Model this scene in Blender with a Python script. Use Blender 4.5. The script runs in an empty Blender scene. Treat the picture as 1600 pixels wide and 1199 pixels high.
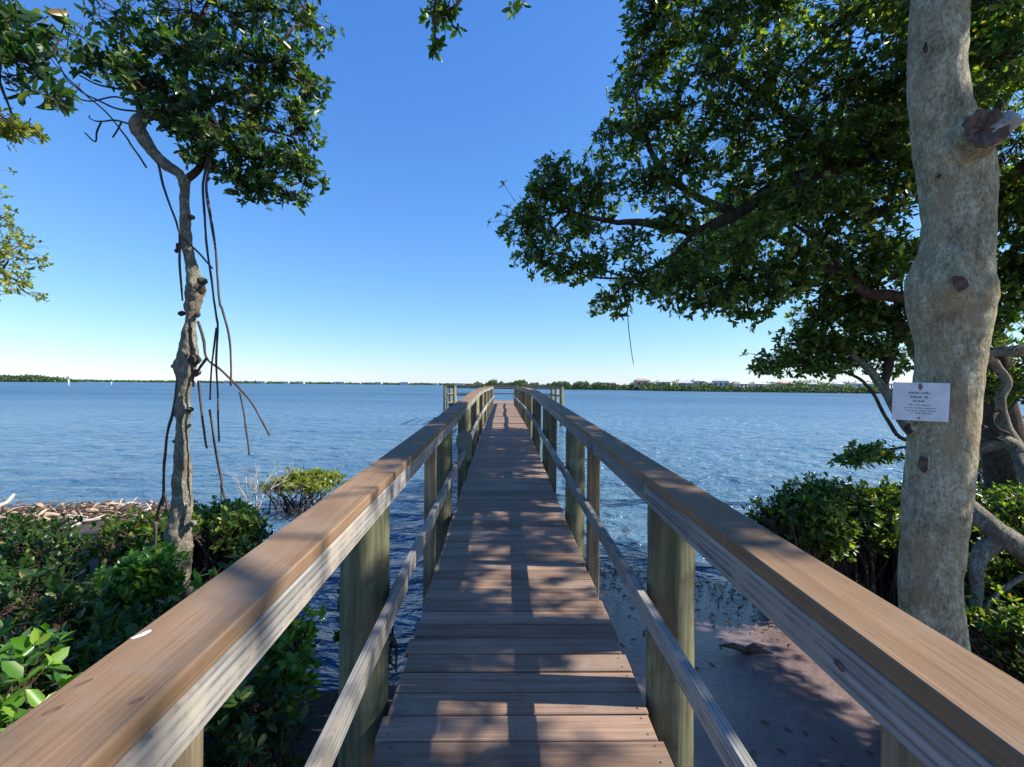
import bpy, bmesh, math, random
import numpy as np
from mathutils import Vector, Matrix, noise

# ------------------------------------------------------------------ camera, sky, sun, exposure
SC = bpy.context.scene
COL = SC.collection
FPX = 760.0
CAM = Vector((0.0, 0.0, 2.5))
YAW, PITCH, ROLL = math.radians(1.13), math.radians(0.19), math.radians(0.55)
cam_data = bpy.data.cameras.new('camera')
cam = bpy.data.objects.new('camera', cam_data)
COL.objects.link(cam)
cam_data.sensor_width = 36.0
cam_data.lens = FPX / 1600.0 * 36.0
cam_data.clip_start, cam_data.clip_end = 0.05, 12000.0
CROT = (Matrix.Rotation(-YAW, 3, 'Z') @ Matrix.Rotation(math.pi / 2 + PITCH, 3, 'X') @ Matrix.Rotation(ROLL, 3, 'Z'))
cam.matrix_world = Matrix.Translation(CAM) @ CROT.to_4x4()
SC.camera = cam

SUN_AZ, SUN_EL = math.radians(93.0), math.radians(42.0)     # azimuth clockwise from the pier's axis
SUN = Vector((math.cos(SUN_EL) * math.sin(SUN_AZ), math.cos(SUN_EL) * math.cos(SUN_AZ), math.sin(SUN_EL)))
world = bpy.data.worlds.new('World')
SC.world = world
world.use_nodes = True
wn = world.node_tree.nodes
wl = world.node_tree.links
sky = wn.new('ShaderNodeTexSky')
sky.sky_type = 'NISHITA'
sky.sun_disc = False
sky.sun_elevation = SUN_EL
sky.sun_rotation = SUN_AZ
sky.air_density, sky.dust_density, sky.ozone_density = 1.0, 0.1, 2.2
sep, com = wn.new('ShaderNodeSeparateColor'), wn.new('ShaderNodeCombineColor')
wl.new(sky.outputs[0], sep.inputs[0])
for ch, (pre, power, post) in enumerate(((0.19, 1.1, 3.15), (0.205, 0.85, 3.8), (0.27, 0.5, 4.7))):   # clear azure film response, the same all round
    m1, m2, m3 = (wn.new('ShaderNodeMath') for _ in range(3))
    m1.operation, m2.operation, m3.operation = 'MULTIPLY', 'POWER', 'MULTIPLY'
    m1.inputs[1].default_value, m2.inputs[1].default_value, m3.inputs[1].default_value = pre, power, post
    wl.new(sep.outputs[ch], m1.inputs[0])
    wl.new(m1.outputs[0], m2.inputs[0])
    wl.new(m2.outputs[0], m3.inputs[0])
    wl.new(m3.outputs[0], com.inputs[ch])
wl.new(com.outputs[0], wn['Background'].inputs['Color'])
wn['Background'].inputs['Strength'].default_value = 0.105

sd = bpy.data.lights.new('sun', 'SUN')
sd.energy, sd.angle, sd.color = 5.0, math.radians(0.53), (1.0, 0.93, 0.82)
sun = bpy.data.objects.new('sun', sd)
sun.rotation_euler = SUN.to_track_quat('Z', 'Y').to_euler()
sun.location = SUN * 60
COL.objects.link(sun)

SC.view_settings.view_transform = 'Standard'
SC.view_settings.look = 'None'
SC.view_settings.exposure = 0.85
SC.view_settings.gamma = 1.0
SC.view_settings.use_curve_mapping = False
SC.render.engine = 'CYCLES'
SC.cycles.use_denoising = True
SC.cycles.max_bounces = 7
SC.cycles.transparent_max_bounces = 6
SC.cycles.sample_clamp_indirect = 6.0

rng = np.random.default_rng(7)
random.seed(7)


def P(px, py, Y):
    """the point at distance Y along the pier that the photograph shows at pixel (px, py)"""
    d = CROT @ Vector(((px - 800.0) / FPX, -(py - 599.5) / FPX, -1.0))
    return CAM + d * (Y / d.y)


# ------------------------------------------------------------------ node material helpers
def mat(name):
    m = bpy.data.materials.new(name)
    m.use_nodes = True
    nt = m.node_tree
    return m, nt, nt.nodes, nt.links, nt.nodes['Principled BSDF']


def nd(n, kind, **kw):
    x = n.new(kind)
    for k, v in kw.items():
        if k.startswith('i_'):
            x.inputs[k[2:].replace('_', ' ')].default_value = v
        else:
            setattr(x, k, v)
    return x


def ramp(n, stops, interp='LINEAR'):
    r = n.new('ShaderNodeValToRGB')
    r.color_ramp.interpolation = interp
    el = r.color_ramp.elements
    while len(el) < len(stops):
        el.new(0.5)
    for e, (p, c) in zip(el, stops):
        e.position = p
        e.color = (c[0], c[1], c[2], 1.0)
    return r


def mix(n, l, fac, a, b, mode='MIX'):
    m = n.new('ShaderNodeMix')
    m.data_type = 'RGBA'
    m.blend_type = mode
    for sock, v in ((m.inputs[0], fac), (m.inputs[6], a), (m.inputs[7], b)):
        if isinstance(v, (int, float)):
            sock.default_value = v
        elif isinstance(v, tuple):
            sock.default_value = (*v, 1.0)
        else:
            l.new(v, sock)
    return m.outputs[2]


def bump(n, l, height, strength, dist, bsdf, normal=None):
    b = nd(n, 'ShaderNodeBump')
    b.inputs['Strength'].default_value = strength
    b.inputs['Distance'].default_value = dist
    l.new(height, b.inputs['Height'])
    if normal is not None:
        l.new(normal, b.inputs['Normal'])
    if bsdf is not None:
        l.new(b.outputs[0], bsdf.inputs['Normal'])
    return b.outputs[0]


def wood(name, lo, mid, hi, axis, rough=0.75, grain=1.0, knots=False, blotch=None, rings=0.0):
    """sawn timber: long grain along `axis`, every board offset by its own random number"""
    m, nt, n, l, b = mat(name)
    tc = nd(n, 'ShaderNodeTexCoord')
    oi = nd(n, 'ShaderNodeObjectInfo')
    add = nd(n, 'ShaderNodeVectorMath', operation='MULTIPLY_ADD')
    cx = nd(n, 'ShaderNodeCombineXYZ')
    for k in range(3):
        l.new(oi.outputs['Random'], cx.inputs[k])
    l.new(cx.outputs[0], add.inputs[0])
    add.inputs[1].default_value = (37.0, 51.0, 23.0)
    l.new(tc.outputs['Object'], add.inputs[2])
    mp = nd(n, 'ShaderNodeMapping')
    s = [34.0 * grain, 34.0 * grain, 34.0 * grain]
    s[axis] = 1.1
    mp.inputs['Scale'].default_value = s
    l.new(add.outputs[0], mp.inputs[0])
    g = nd(n, 'ShaderNodeTexNoise', i_Scale=1.0, i_Detail=6.0, i_Roughness=0.62, i_Distortion=0.6)
    l.new(mp.outputs[0], g.inputs['Vector'])
    fine = nd(n, 'ShaderNodeTexNoise', i_Scale=5.0, i_Detail=3.0)
    l.new(mp.outputs[0], fine.inputs['Vector'])
    big = nd(n, 'ShaderNodeTexNoise', i_Scale=2.2, i_Detail=4.0, i_Roughness=0.6)
    l.new(add.outputs[0], big.inputs['Vector'])
    r = ramp(n, [(0.28, lo), (0.5, mid), (0.72, hi)])
    l.new(g.outputs['Fac'], r.inputs[0])
    fr = ramp(n, [(0.3, (0.72, 0.72, 0.72)), (0.65, (1.05, 1.05, 1.05))])
    l.new(fine.outputs['Fac'], fr.inputs[0])
    c = mix(n, l, 0.7, r.outputs[0], fr.outputs[0], 'MULTIPLY')
    br = ramp(n, [(0.3, (0.7, 0.7, 0.7)), (0.7, (1.12, 1.1, 1.08))])
    l.new(big.outputs['Fac'], br.inputs[0])
    c = mix(n, l, 0.75, c, br.outputs[0], 'MULTIPLY')
    if rings:
        mr_ = nd(n, 'ShaderNodeMapping')
        sr = [1.0, 1.0, 1.0]
        sr[axis] = 0.035
        mr_.inputs['Scale'].default_value = sr
        l.new(add.outputs[0], mr_.inputs[0])
        wv = nd(n, 'ShaderNodeTexWave', i_Scale=26.0, i_Distortion=7.0, i_Detail=3.0)
        wv.inputs['Detail Scale'].default_value = 0.5
        wv.wave_type, wv.rings_direction, wv.wave_profile = 'RINGS', 'SPHERICAL', 'SAW'
        l.new(mr_.outputs[0], wv.inputs['Vector'])
        wr_ = ramp(n, [(0.0, (0.5, 0.46, 0.42)), (0.35, (1.0, 1.0, 1.0)), (0.8, (1.1, 1.1, 1.1)), (1.0, (0.62, 0.58, 0.54))])
        l.new(wv.outputs['Fac'], wr_.inputs[0])
        c = mix(n, l, rings, c, wr_.outputs[0], 'MULTIPLY')
    if blotch:
        bn = nd(n, 'ShaderNodeTexNoise', i_Scale=4.0, i_Detail=5.0, i_Roughness=0.7)
        l.new(add.outputs[0], bn.inputs['Vector'])
        bm_ = ramp(n, [(0.5, (0, 0, 0)), (0.66, (1, 1, 1))])
        l.new(bn.outputs['Fac'], bm_.inputs[0])
        c = mix(n, l, bm_.outputs[0], c, blotch)
    if knots:
        mk = nd(n, 'ShaderNodeMapping')
        sk = [5.0, 5.0, 5.0]
        sk[axis] = 1.6
        mk.inputs['Scale'].default_value = sk
        l.new(add.outputs[0], mk.inputs[0])
        v = nd(n, 'ShaderNodeTexVoronoi', i_Scale=1.0)
        l.new(mk.outputs[0], v.inputs['Vector'])
        kr = ramp(n, [(0.05, (1, 1, 1)), (0.13, (0, 0, 0))])
        l.new(v.outputs['Distance'], kr.inputs[0])
        c = mix(n, l, kr.outputs[0], c, tuple(x * 0.35 for x in lo))
    rnd = nd(n, 'ShaderNodeMapRange')
    rnd.inputs[3].default_value, rnd.inputs[4].default_value = 0.74, 1.18
    l.new(oi.outputs['Random'], rnd.inputs[0])
    hv = nd(n, 'ShaderNodeHueSaturation')
    l.new(rnd.outputs[0], hv.inputs['Value'])
    l.new(c, hv.inputs['Color'])
    l.new(hv.outputs[0], b.inputs['Base Color'])
    b.inputs['Roughness'].default_value = rough
    b.inputs['Specular IOR Level'].default_value = 0.18
    hm = mix(n, l, 0.5, g.outputs['Fac'], fine.outputs['Fac'])
    bump(n, l, hm, 0.5, 0.004, b)
    return m


def bark(name, lo, mid, hi, patch, sc=1.0, lichen=(0.42, 0.44, 0.38), relief=0.02, speck=1.0):
    m, nt, n, l, b = mat(name)
    tc = nd(n, 'ShaderNodeTexCoord')
    mp = nd(n, 'ShaderNodeMapping')
    mp.inputs['Scale'].default_value = (sc, sc, sc * 0.55)
    l.new(tc.outputs['Object'], mp.inputs[0])
    a = nd(n, 'ShaderNodeTexNoise', i_Scale=7.0, i_Detail=8.0, i_Roughness=0.68)
    f = nd(n, 'ShaderNodeTexNoise', i_Scale=55.0, i_Detail=4.0, i_Roughness=0.7)
    p = nd(n, 'ShaderNodeTexNoise', i_Scale=3.1, i_Detail=5.0, i_Roughness=0.6)
    q = nd(n, 'ShaderNodeTexNoise', i_Scale=17.0, i_Detail=6.0, i_Roughness=0.75)
    for x in (a, f, p, q):
        l.new(mp.outputs[0], x.inputs['Vector'])
    r = ramp(n, [(0.32, lo), (0.5, mid), (0.68, hi)])
    l.new(a.outputs['Fac'], r.inputs[0])
    fr = ramp(n, [(0.38, (0.38, 0.36, 0.34)), (0.58, (1.2, 1.2, 1.2))])
    l.new(f.outputs['Fac'], fr.inputs[0])
    c = mix(n, l, 0.85 * speck, r.outputs[0], fr.outputs[0], 'MULTIPLY')
    m2 = nd(n, 'ShaderNodeTexNoise', i_Scale=24.0, i_Detail=5.0, i_Roughness=0.7)
    l.new(mp.outputs[0], m2.inputs['Vector'])
    m2r = ramp(n, [(0.38, (0.55, 0.5, 0.44)), (0.6, (1.18, 1.2, 1.16))])
    l.new(m2.outputs['Fac'], m2r.inputs[0])
    c = mix(n, l, 0.9 * speck, c, m2r.outputs[0], 'MULTIPLY')
    vo = nd(n, 'ShaderNodeTexVoronoi', i_Scale=30.0)
    l.new(mp.outputs[0], vo.inputs['Vector'])
    vr = ramp(n, [(0.08, (0.35, 0.28, 0.22)), (0.2, (1, 1, 1))])
    l.new(vo.outputs['Distance'], vr.inputs[0])
    c = mix(n, l, 0.55, c, vr.outputs[0], 'MULTIPLY')
    pr = ramp(n, [(0.53, (0, 0, 0)), (0.66, (0.8, 0.8, 0.8))])
    l.new(p.outputs['Fac'], pr.inputs[0])
    c = mix(n, l, pr.outputs[0], c, patch)
    qr = ramp(n, [(0.58, (0, 0, 0)), (0.68, (0.75, 0.75, 0.75))])
    l.new(q.outputs['Fac'], qr.inputs[0])
    c = mix(n, l, qr.outputs[0], c, lichen)
    l.new(c, b.inputs['Base Color'])
    b.inputs['Roughness'].default_value = 0.85
    b.inputs['Specular IOR Level'].default_value = 0.2
    h = mix(n, l, 0.35, m2.outputs['Fac'], f.outputs['Fac'])
    bump(n, l, h, 1.0, relief, b)
    return m


def leafmat(name, stops, transl=0.38, rough=0.34):
    m, nt, n, l, b = mat(name)
    g = nd(n, 'ShaderNodeNewGeometry')
    r = ramp(n, stops)
    l.new(g.outputs['Random Per Island'], r.inputs[0])
    l.new(r.outputs[0], b.inputs['Base Color'])
    b.inputs['Roughness'].default_value = rough
    b.inputs['Specular IOR Level'].default_value = 0.45
    t = nd(n, 'ShaderNodeBsdfTranslucent')
    tm = mix(n, l, 1.0, r.outputs[0], (1.9, 2.1, 0.75), 'MULTIPLY')
    l.new(tm, t.inputs['Color'])
    ms = nd(n, 'ShaderNodeMixShader')
    ms.inputs[0].default_value = transl
    l.new(b.outputs[0], ms.inputs[1])
    l.new(t.outputs[0], ms.inputs[2])
    l.new(ms.outputs[0], n['Material Output'].inputs['Surface'])
    return m


def plain(name, col, rough=0.7, var=0.25, scale=6.0, metal=0.0):
    m, nt, n, l, b = mat(name)
    tc = nd(n, 'ShaderNodeTexCoord')
    a = nd(n, 'ShaderNodeTexNoise', i_Scale=scale, i_Detail=5.0, i_Roughness=0.6)
    l.new(tc.outputs['Object'], a.inputs['Vector'])
    r = ramp(n, [(0.3, tuple(c * (1 - var) for c in col)), (0.7, tuple(min(1, c * (1 + var)) for c in col))])
    l.new(a.outputs['Fac'], r.inputs[0])
    l.new(r.outputs[0], b.inputs['Base Color'])
    b.inputs['Roughness'].default_value = rough
    b.inputs['Metallic'].default_value = metal
    bump(n, l, a.outputs['Fac'], 0.25, 0.01, b)
    return m


M = {}
M['deck'] = wood('deck_board_wood', (0.18, 0.115, 0.08), (0.29, 0.19, 0.135), (0.38, 0.265, 0.195), 0, 0.72, 1.6, False, (0.27, 0.2, 0.155))
M['cap'] = wood('brown_cap_wood', (0.19, 0.117, 0.066), (0.235, 0.15, 0.089), (0.285, 0.187, 0.115), 1, 0.68, 2.4, False, (0.21, 0.15, 0.105), 0.12)
M['rail'] = wood('weathered_rail_wood', (0.15, 0.145, 0.135), (0.3, 0.295, 0.28), (0.44, 0.43, 0.41), 1, 0.72, 1.0, False, (0.36, 0.31, 0.25), 0.9)
M['pile'] = wood('treated_pile_wood', (0.07, 0.075, 0.04), (0.2, 0.2, 0.115), (0.34, 0.33, 0.2), 2, 0.8, 0.55, False, (0.13, 0.11, 0.07))
M['post'] = wood('treated_post_wood', (0.11, 0.085, 0.05), (0.2, 0.16, 0.1), (0.32, 0.27, 0.18), 2, 0.75, 0.8)
M['joist'] = wood('joist_wood', (0.08, 0.07, 0.05), (0.14, 0.12, 0.09), (0.2, 0.17, 0.13), 1, 0.8, 0.8)
M['bark_big'] = bark('smooth_grey_bark', (0.22, 0.19, 0.115), (0.4, 0.36, 0.235), (0.58, 0.54, 0.39), (0.36, 0.26, 0.14), 1.4, (0.62, 0.63, 0.5), 0.03, 0.65)
M['bark'] = bark('mangrove_bark', (0.13, 0.12, 0.095), (0.27, 0.25, 0.2), (0.44, 0.42, 0.34), (0.16, 0.115, 0.08), 2.2, (0.56, 0.53, 0.42), 0.03)
M['bark_dark'] = bark('dark_branch_bark', (0.04, 0.03, 0.024), (0.085, 0.062, 0.048), (0.14, 0.11, 0.085), (0.07, 0.04, 0.028), 2.0, (0.17, 0.155, 0.13), 0.012)
M['root'] = plain('aerial_root_bark', (0.06, 0.045, 0.037), 0.8, 0.4, 12.0)
M['stub'] = plain('cut_wood', (0.105, 0.07, 0.05), 0.9, 0.65, 28.0)
M['stubgrey'] = plain('weathered_cut_wood', (0.33, 0.31, 0.28), 0.85, 0.5, 25.0)
M['leaf'] = leafmat('mangrove_leaf', [(0.0, (0.024, 0.055, 0.011)), (0.35, (0.05, 0.105, 0.018)), (0.7, (0.1, 0.165, 0.026)), (0.9, (0.19, 0.25, 0.036)), (0.98, (0.32, 0.29, 0.045)), (1.0, (0.24, 0.11, 0.04))], 0.48)  # yellow-green share raised to stand for sunlit leaves in the crown
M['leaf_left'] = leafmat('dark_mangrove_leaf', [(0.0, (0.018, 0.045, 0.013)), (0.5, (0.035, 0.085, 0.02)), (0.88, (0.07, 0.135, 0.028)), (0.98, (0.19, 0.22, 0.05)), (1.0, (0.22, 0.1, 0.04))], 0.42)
M['leaf_sunlit_green'] = leafmat('sunlit_green_leaf', [(0.0, (0.035, 0.1, 0.012)), (0.4, (0.075, 0.19, 0.02)), (0.8, (0.14, 0.29, 0.03)), (1.0, (0.27, 0.36, 0.05))], 0.4)  # greens raised to give the low plants a sunlit look
M['leaf_sunlit_yellow'] = leafmat('sunlit_yellow_leaf', [(0.0, (0.08, 0.12, 0.018)), (0.5, (0.19, 0.23, 0.035)), (1.0, (0.36, 0.34, 0.055))], 0.4)  # sunlight on the leaves put into this brighter, yellower colour
M['twig_pale'] = plain('dead_twig', (0.42, 0.37, 0.32), 0.9, 0.25, 20.0)
M['drift'] = plain('driftwood', (0.36, 0.27, 0.19), 0.9, 0.5, 9.0)
M['driftdark'] = plain('dark_driftwood', (0.13, 0.075, 0.05), 0.9, 0.5, 9.0)
M['weed'] = leafmat('seaweed_wrack', [(0.0, (0.05, 0.03, 0.02)), (0.5, (0.13, 0.08, 0.05)), (1.0, (0.3, 0.22, 0.15))], 0.1, 0.6)
M['deadleaf'] = plain('dead_leaf', (0.11, 0.06, 0.04), 0.7, 0.4, 30.0)
M['sign'] = plain('sign_sheet', (0.66, 0.68, 0.69), 0.5, 0.13, 14.0)
M['ink'] = plain('sign_print', (0.11, 0.12, 0.14), 0.6, 0.1, 8.0)
M['bolt'] = plain('bolt_metal', (0.12, 0.11, 0.1), 0.5, 0.3, 30.0, 0.6)
M['disc'] = plain('disc_paint', (0.12, 0.15, 0.13), 0.5, 0.25, 9.0)
M['white'] = plain('white_splash', (0.8, 0.79, 0.76), 0.7, 0.06, 30.0)
M['wall'] = plain('house_wall', (0.7, 0.66, 0.6), 0.8, 0.1, 0.6)
M['wallp'] = plain('peach_house_wall', (0.62, 0.42, 0.32), 0.8, 0.1, 0.6)
M['roof'] = plain('tile_roof', (0.42, 0.28, 0.22), 0.8, 0.25, 0.9)
M['roofg'] = plain('pale_roof', (0.48, 0.47, 0.47), 0.8, 0.2, 0.9)
M['glass'] = plain('dark_window', (0.03, 0.04, 0.05), 0.15, 0.1, 1.0)
M['farleaf'] = leafmat('far_foliage', [(0.0, (0.024, 0.05, 0.02)), (0.5, (0.045, 0.09, 0.03)), (1.0, (0.09, 0.15, 0.05))], 0.2, 0.6)
M['marker'] = plain('marker_paint', (0.66, 0.68, 0.6), 0.6, 0.15, 2.0)
M['markergreen'] = plain('marker_green', (0.1, 0.3, 0.14), 0.6, 0.1, 2.0)


def water_mat():
    m, nt, n, l, b = mat('bay_water')
    tc = nd(n, 'ShaderNodeTexCoord')
    hs_ = []
    for sc, (sx, sy), det in ((0.4, (0.55, 1.0), 3.0), (1.9, (0.7, 1.0), 4.0), (6.0, (0.8, 1.0), 3.0)):
        mp = nd(n, 'ShaderNodeMapping')
        mp.inputs['Scale'].default_value = (sx, sy, 1.0)
        mp.inputs['Rotation'].default_value = (0, 0, 0.16)
        l.new(tc.outputs['Object'], mp.inputs[0])
        t = nd(n, 'ShaderNodeTexNoise', i_Scale=sc, i_Detail=det, i_Roughness=0.55, i_Distortion=0.5)
        l.new(mp.outputs[0], t.inputs['Vector'])
        hs_.append(t.outputs['Fac'])
    nrm = bump(n, l, hs_[0], 1.0, 0.35, None)
    nrm = bump(n, l, hs_[1], 1.0, 0.5, None, nrm)
    bump(n, l, hs_[2], 1.0, 0.05, b, nrm)
    big = nd(n, 'ShaderNodeTexNoise', i_Scale=0.045, i_Detail=4.0)
    mp = nd(n, 'ShaderNodeMapping')
    mp.inputs['Scale'].default_value = (0.3, 1.0, 1.0)
    l.new(tc.outputs['Object'], mp.inputs[0])
    l.new(mp.outputs[0], big.inputs['Vector'])
    r = ramp(n, [(0.35, (0.05, 0.115, 0.19)), (0.65, (0.085, 0.175, 0.255))])
    l.new(big.outputs['Fac'], r.inputs[0])
    l.new(r.outputs[0], b.inputs['Base Color'])
    spx = nd(n, 'ShaderNodeSeparateXYZ')
    l.new(tc.outputs['Object'], spx.inputs[0])
    far = nd(n, 'ShaderNodeMapRange')        # chop too small to resolve widens the glint with distance
    far.inputs[1].default_value, far.inputs[2].default_value = 10.0, 110.0
    far.inputs[3].default_value, far.inputs[4].default_value = 0.12, 0.5
    l.new(spx.outputs['Y'], far.inputs[0])
    l.new(far.outputs[0], b.inputs['Roughness'])
    b.inputs['IOR'].default_value = 1.33
    b.inputs['Specular IOR Level'].default_value = 0.4
    return m


M['water'] = water_mat()


def ground_mat():
    m, nt, n, l, b = mat('shore_sand_and_mud')
    tc = nd(n, 'ShaderNodeTexCoord')
    sp = nd(n, 'ShaderNodeSeparateXYZ')
    l.new(tc.outputs['Object'], sp.inputs[0])
    a = nd(n, 'ShaderNodeTexNoise', i_Scale=1.4, i_Detail=7.0, i_Roughness=0.65)
    f = nd(n, 'ShaderNodeTexNoise', i_Scale=22.0, i_Detail=6.0, i_Roughness=0.7)
    g = nd(n, 'ShaderNodeTexVoronoi', i_Scale=14.0)
    for x in (a, f, g):
        l.new(tc.outputs['Object'], x.inputs['Vector'])
    sand = ramp(n, [(0.3, (0.12, 0.085, 0.08)), (0.55, (0.2, 0.145, 0.135)), (0.75, (0.29, 0.215, 0.2))])
    l.new(a.outputs['Fac'], sand.inputs[0])
    mud = ramp(n, [(0.3, (0.02, 0.016, 0.012)), (0.6, (0.06, 0.048, 0.036)), (0.8, (0.13, 0.1, 0.075))])
    l.new(f.outputs['Fac'], mud.inputs[0])
    dots = ramp(n, [(0.09, (0.25, 0.2, 0.2)), (0.2, (1, 1, 1))])
    l.new(g.outputs['Distance'], dots.inputs[0])
    fr = ramp(n, [(0.35, (0.65, 0.65, 0.65)), (0.65, (1.1, 1.1, 1.1))])
    l.new(f.outputs['Fac'], fr.inputs[0])
    s = mix(n, l, 0.8, sand.outputs[0], fr.outputs[0], 'MULTIPLY')
    s = mix(n, l, 0.35, s, dots.outputs[0], 'MULTIPLY')
    side = nd(n, 'ShaderNodeMath', operation='MULTIPLY_ADD')
    side.inputs[1].default_value = 1.4
    l.new(a.outputs['Fac'], side.inputs[0])
    l.new(sp.outputs['X'], side.inputs[2])
    mr = nd(n, 'ShaderNodeMapRange')
    mr.inputs[1].default_value, mr.inputs[2].default_value = -0.2, 0.7
    l.new(side.outputs[0], mr.inputs[0])
    c = mix(n, l, mr.outputs[0], mud.outputs[0], s)
    l.new(c, b.inputs['Base Color'])
    wr = nd(n, 'ShaderNodeMapRange')
    wr.inputs[1].default_value, wr.inputs[2].default_value = 0.02, 0.3
    wr.inputs[3].default_value, wr.inputs[4].default_value = 0.22, 0.5
    l.new(sp.outputs['Z'], wr.inputs[0])
    mx = nd(n, 'ShaderNodeMath', operation='MAXIMUM')
    inv = nd(n, 'ShaderNodeMath', operation='SUBTRACT')
    inv.inputs[0].default_value = 0.9
    l.new(mr.outputs[0], inv.inputs[1])
    l.new(wr.outputs[0], mx.inputs[0])
    l.new(inv.outputs[0], mx.inputs[1])
    l.new(mx.outputs[0], b.inputs['Roughness'])
    h = mix(n, l, 0.5, a.outputs['Fac'], f.outputs['Fac'])
    bump(n, l, h, 0.6, 0.04, b)
    return m


M['ground'] = ground_mat()


# ------------------------------------------------------------------ object helpers
def link(name, mesh, material=None, parent=None, loc=None, rot=None):
    o = bpy.data.objects.new(name, mesh)
    COL.objects.link(o)
    if material is not None and mesh is not None and not mesh.materials:
        mesh.materials.append(material)
    if parent is not None:
        o.parent = parent
    if loc is not None:
        o.location = loc
    if rot is not None:
        o.rotation_euler = rot
    return o


def thing(name, label, cat, loc=(0, 0, 0), group=None):
    o = bpy.data.objects.new(name, None)
    o.empty_display_size = 0.2
    COL.objects.link(o)
    o.location = loc
    return tag(o, label, cat, group)


def tag(o, label, cat, group=None):
    o['label'], o['category'] = label, cat
    if group:
        o['group'] = group
    return o


def box_mesh(name, sx, sy, sz, bev=0.004, wob=0.0, cuts=0, seed=0):
    bm = bmesh.new()
    bmesh.ops.create_cube(bm, size=1.0)
    bmesh.ops.scale(bm, vec=(sx, sy, sz), verts=bm.verts)
    if bev:
        bmesh.ops.bevel(bm, geom=bm.edges[:], offset=bev, segments=1, affect='EDGES')
    if wob:
        r = random.Random(seed)
        for v in bm.verts:
            v.co += Vector((r.uniform(-wob, wob), r.uniform(-wob, wob), r.uniform(-wob, wob)))
    me = bpy.data.meshes.new(name)
    bm.to_mesh(me)
    bm.free()
    return me


class Geo:
    """collects tubes and small faces, then becomes one mesh"""

    def __init__(self):
        self.v, self.f = [], []

    def tube(self, pts, rad, n=8, cap=True, rough=0.0, rs=None, seed=0.0):
        pts = [Vector(p) for p in pts]
        k0 = len(self.v)
        up = Vector((0.31, 0.87, 0.2))
        u = None
        for i, p in enumerate(pts):
            t = (pts[min(i + 1, len(pts) - 1)] - pts[max(i - 1, 0)])
            if t.length < 1e-9:
                t = Vector((0, 0, 1))
            t.normalize()
            if u is None:
                u = t.cross(up)
                if u.length < 1e-3:
                    u = t.cross(Vector((1, 0, 0)))
            u = (u - t * u.dot(t)).normalized()
            w = t.cross(u)
            for j in range(n):
                a = 2 * math.pi * j / n
                d = u * math.cos(a) + w * math.sin(a)
                r = rad[i]
                if rough:
                    q = p + d * r
                    r *= 1 + rough * noise.noise(Vector((q.x * 6 + seed, q.y * 6, q.z * 4))) + 0.5 * rough * noise.noise(q * 19)
                self.v.append(p + d * r)
        for i in range(len(pts) - 1):
            for j in range(n):
                a, b = k0 + i * n + j, k0 + i * n + (j + 1) % n
                self.f.append((a, b, b + n, a + n))
        if cap:
            self.f.append(tuple(k0 + j for j in range(n))[::-1])
            e = k0 + (len(pts) - 1) * n
            self.f.append(tuple(e + j for j in range(n)))
        return self

    def mesh(self, name, smooth=True):
        me = bpy.data.meshes.new(name)
        me.from_pydata([tuple(v) for v in self.v], [], self.f)
        if smooth:
            me.polygons.foreach_set('use_smooth', [True] * len(me.polygons))
        me.update()
        return me


def smooth_path(pts, rad, k=6):
    """Catmull-Rom through the given points"""
    pts = [Vector(p) for p in pts]
    op, orr = [], []
    n = len(pts)
    for i in range(n - 1):
        p0, p1, p2, p3 = pts[max(i - 1, 0)], pts[i], pts[i + 1], pts[min(i + 2, n - 1)]
        for j in range(k):
            t = j / k
            op.append(0.5 * ((2 * p1) + (p2 - p0) * t + (2 * p0 - 5 * p1 + 4 * p2 - p3) * t * t + (3 * p1 - p0 - 3 * p2 + p3) * t ** 3))
            s = t * t * (3 - 2 * t)
            orr.append(rad[i] * (1 - s) + rad[i + 1] * s)
    op.append(pts[-1])
    orr.append(rad[-1])
    return op, orr


def array_mesh(name, verts, quads):
    me = bpy.data.meshes.new(name)
    me.vertices.add(len(verts))
    me.vertices.foreach_set('co', np.ascontiguousarray(verts, dtype=np.float32).ravel())
    nq = len(quads)
    me.loops.add(nq * 4)
    me.loops.foreach_set('vertex_index', np.ascontiguousarray(quads, dtype=np.int32).ravel())
    me.polygons.add(nq)
    me.polygons.foreach_set('loop_start', np.arange(0, nq * 4, 4, dtype=np.int32))
    me.update(calc_edges=True)
    return me


def unit(a):
    return a / np.maximum(np.linalg.norm(a, axis=-1, keepdims=True), 1e-9)


def leaf_mesh(name, p, d, nrm, L, wr=0.46):
    """two-sided folded blades: 6 vertices and two quads each"""
    n = len(p)
    s = unit(np.cross(d, nrm))
    nn = np.cross(s, d)
    L = L[:, None]
    w = L * (wr * rng.uniform(0.8, 1.15, (n, 1)))
    fold = w * rng.uniform(0.02, 0.22, (n, 1))
    droop = L * rng.uniform(-0.02, 0.16, (n, 1))
    v = np.empty((n, 6, 3))
    v[:, 0] = p
    v[:, 1] = p + 0.34 * L * d + 0.46 * w * s + fold * nn
    v[:, 2] = p + 0.72 * L * d + 0.43 * w * s + (fold - 0.5 * droop) * nn
    v[:, 3] = p + L * d - droop * nn
    v[:, 4] = p + 0.72 * L * d - 0.43 * w * s + (fold - 0.5 * droop) * nn
    v[:, 5] = p + 0.34 * L * d - 0.46 * w * s + fold * nn
    b = (np.arange(n) * 6)[:, None]
    q = np.concatenate([b + np.array([[0, 3, 2, 1]]), b + np.array([[0, 5, 4, 3]])], axis=1).reshape(-1, 4)
    return array_mesh(name, v.reshape(-1, 3), q)


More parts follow.
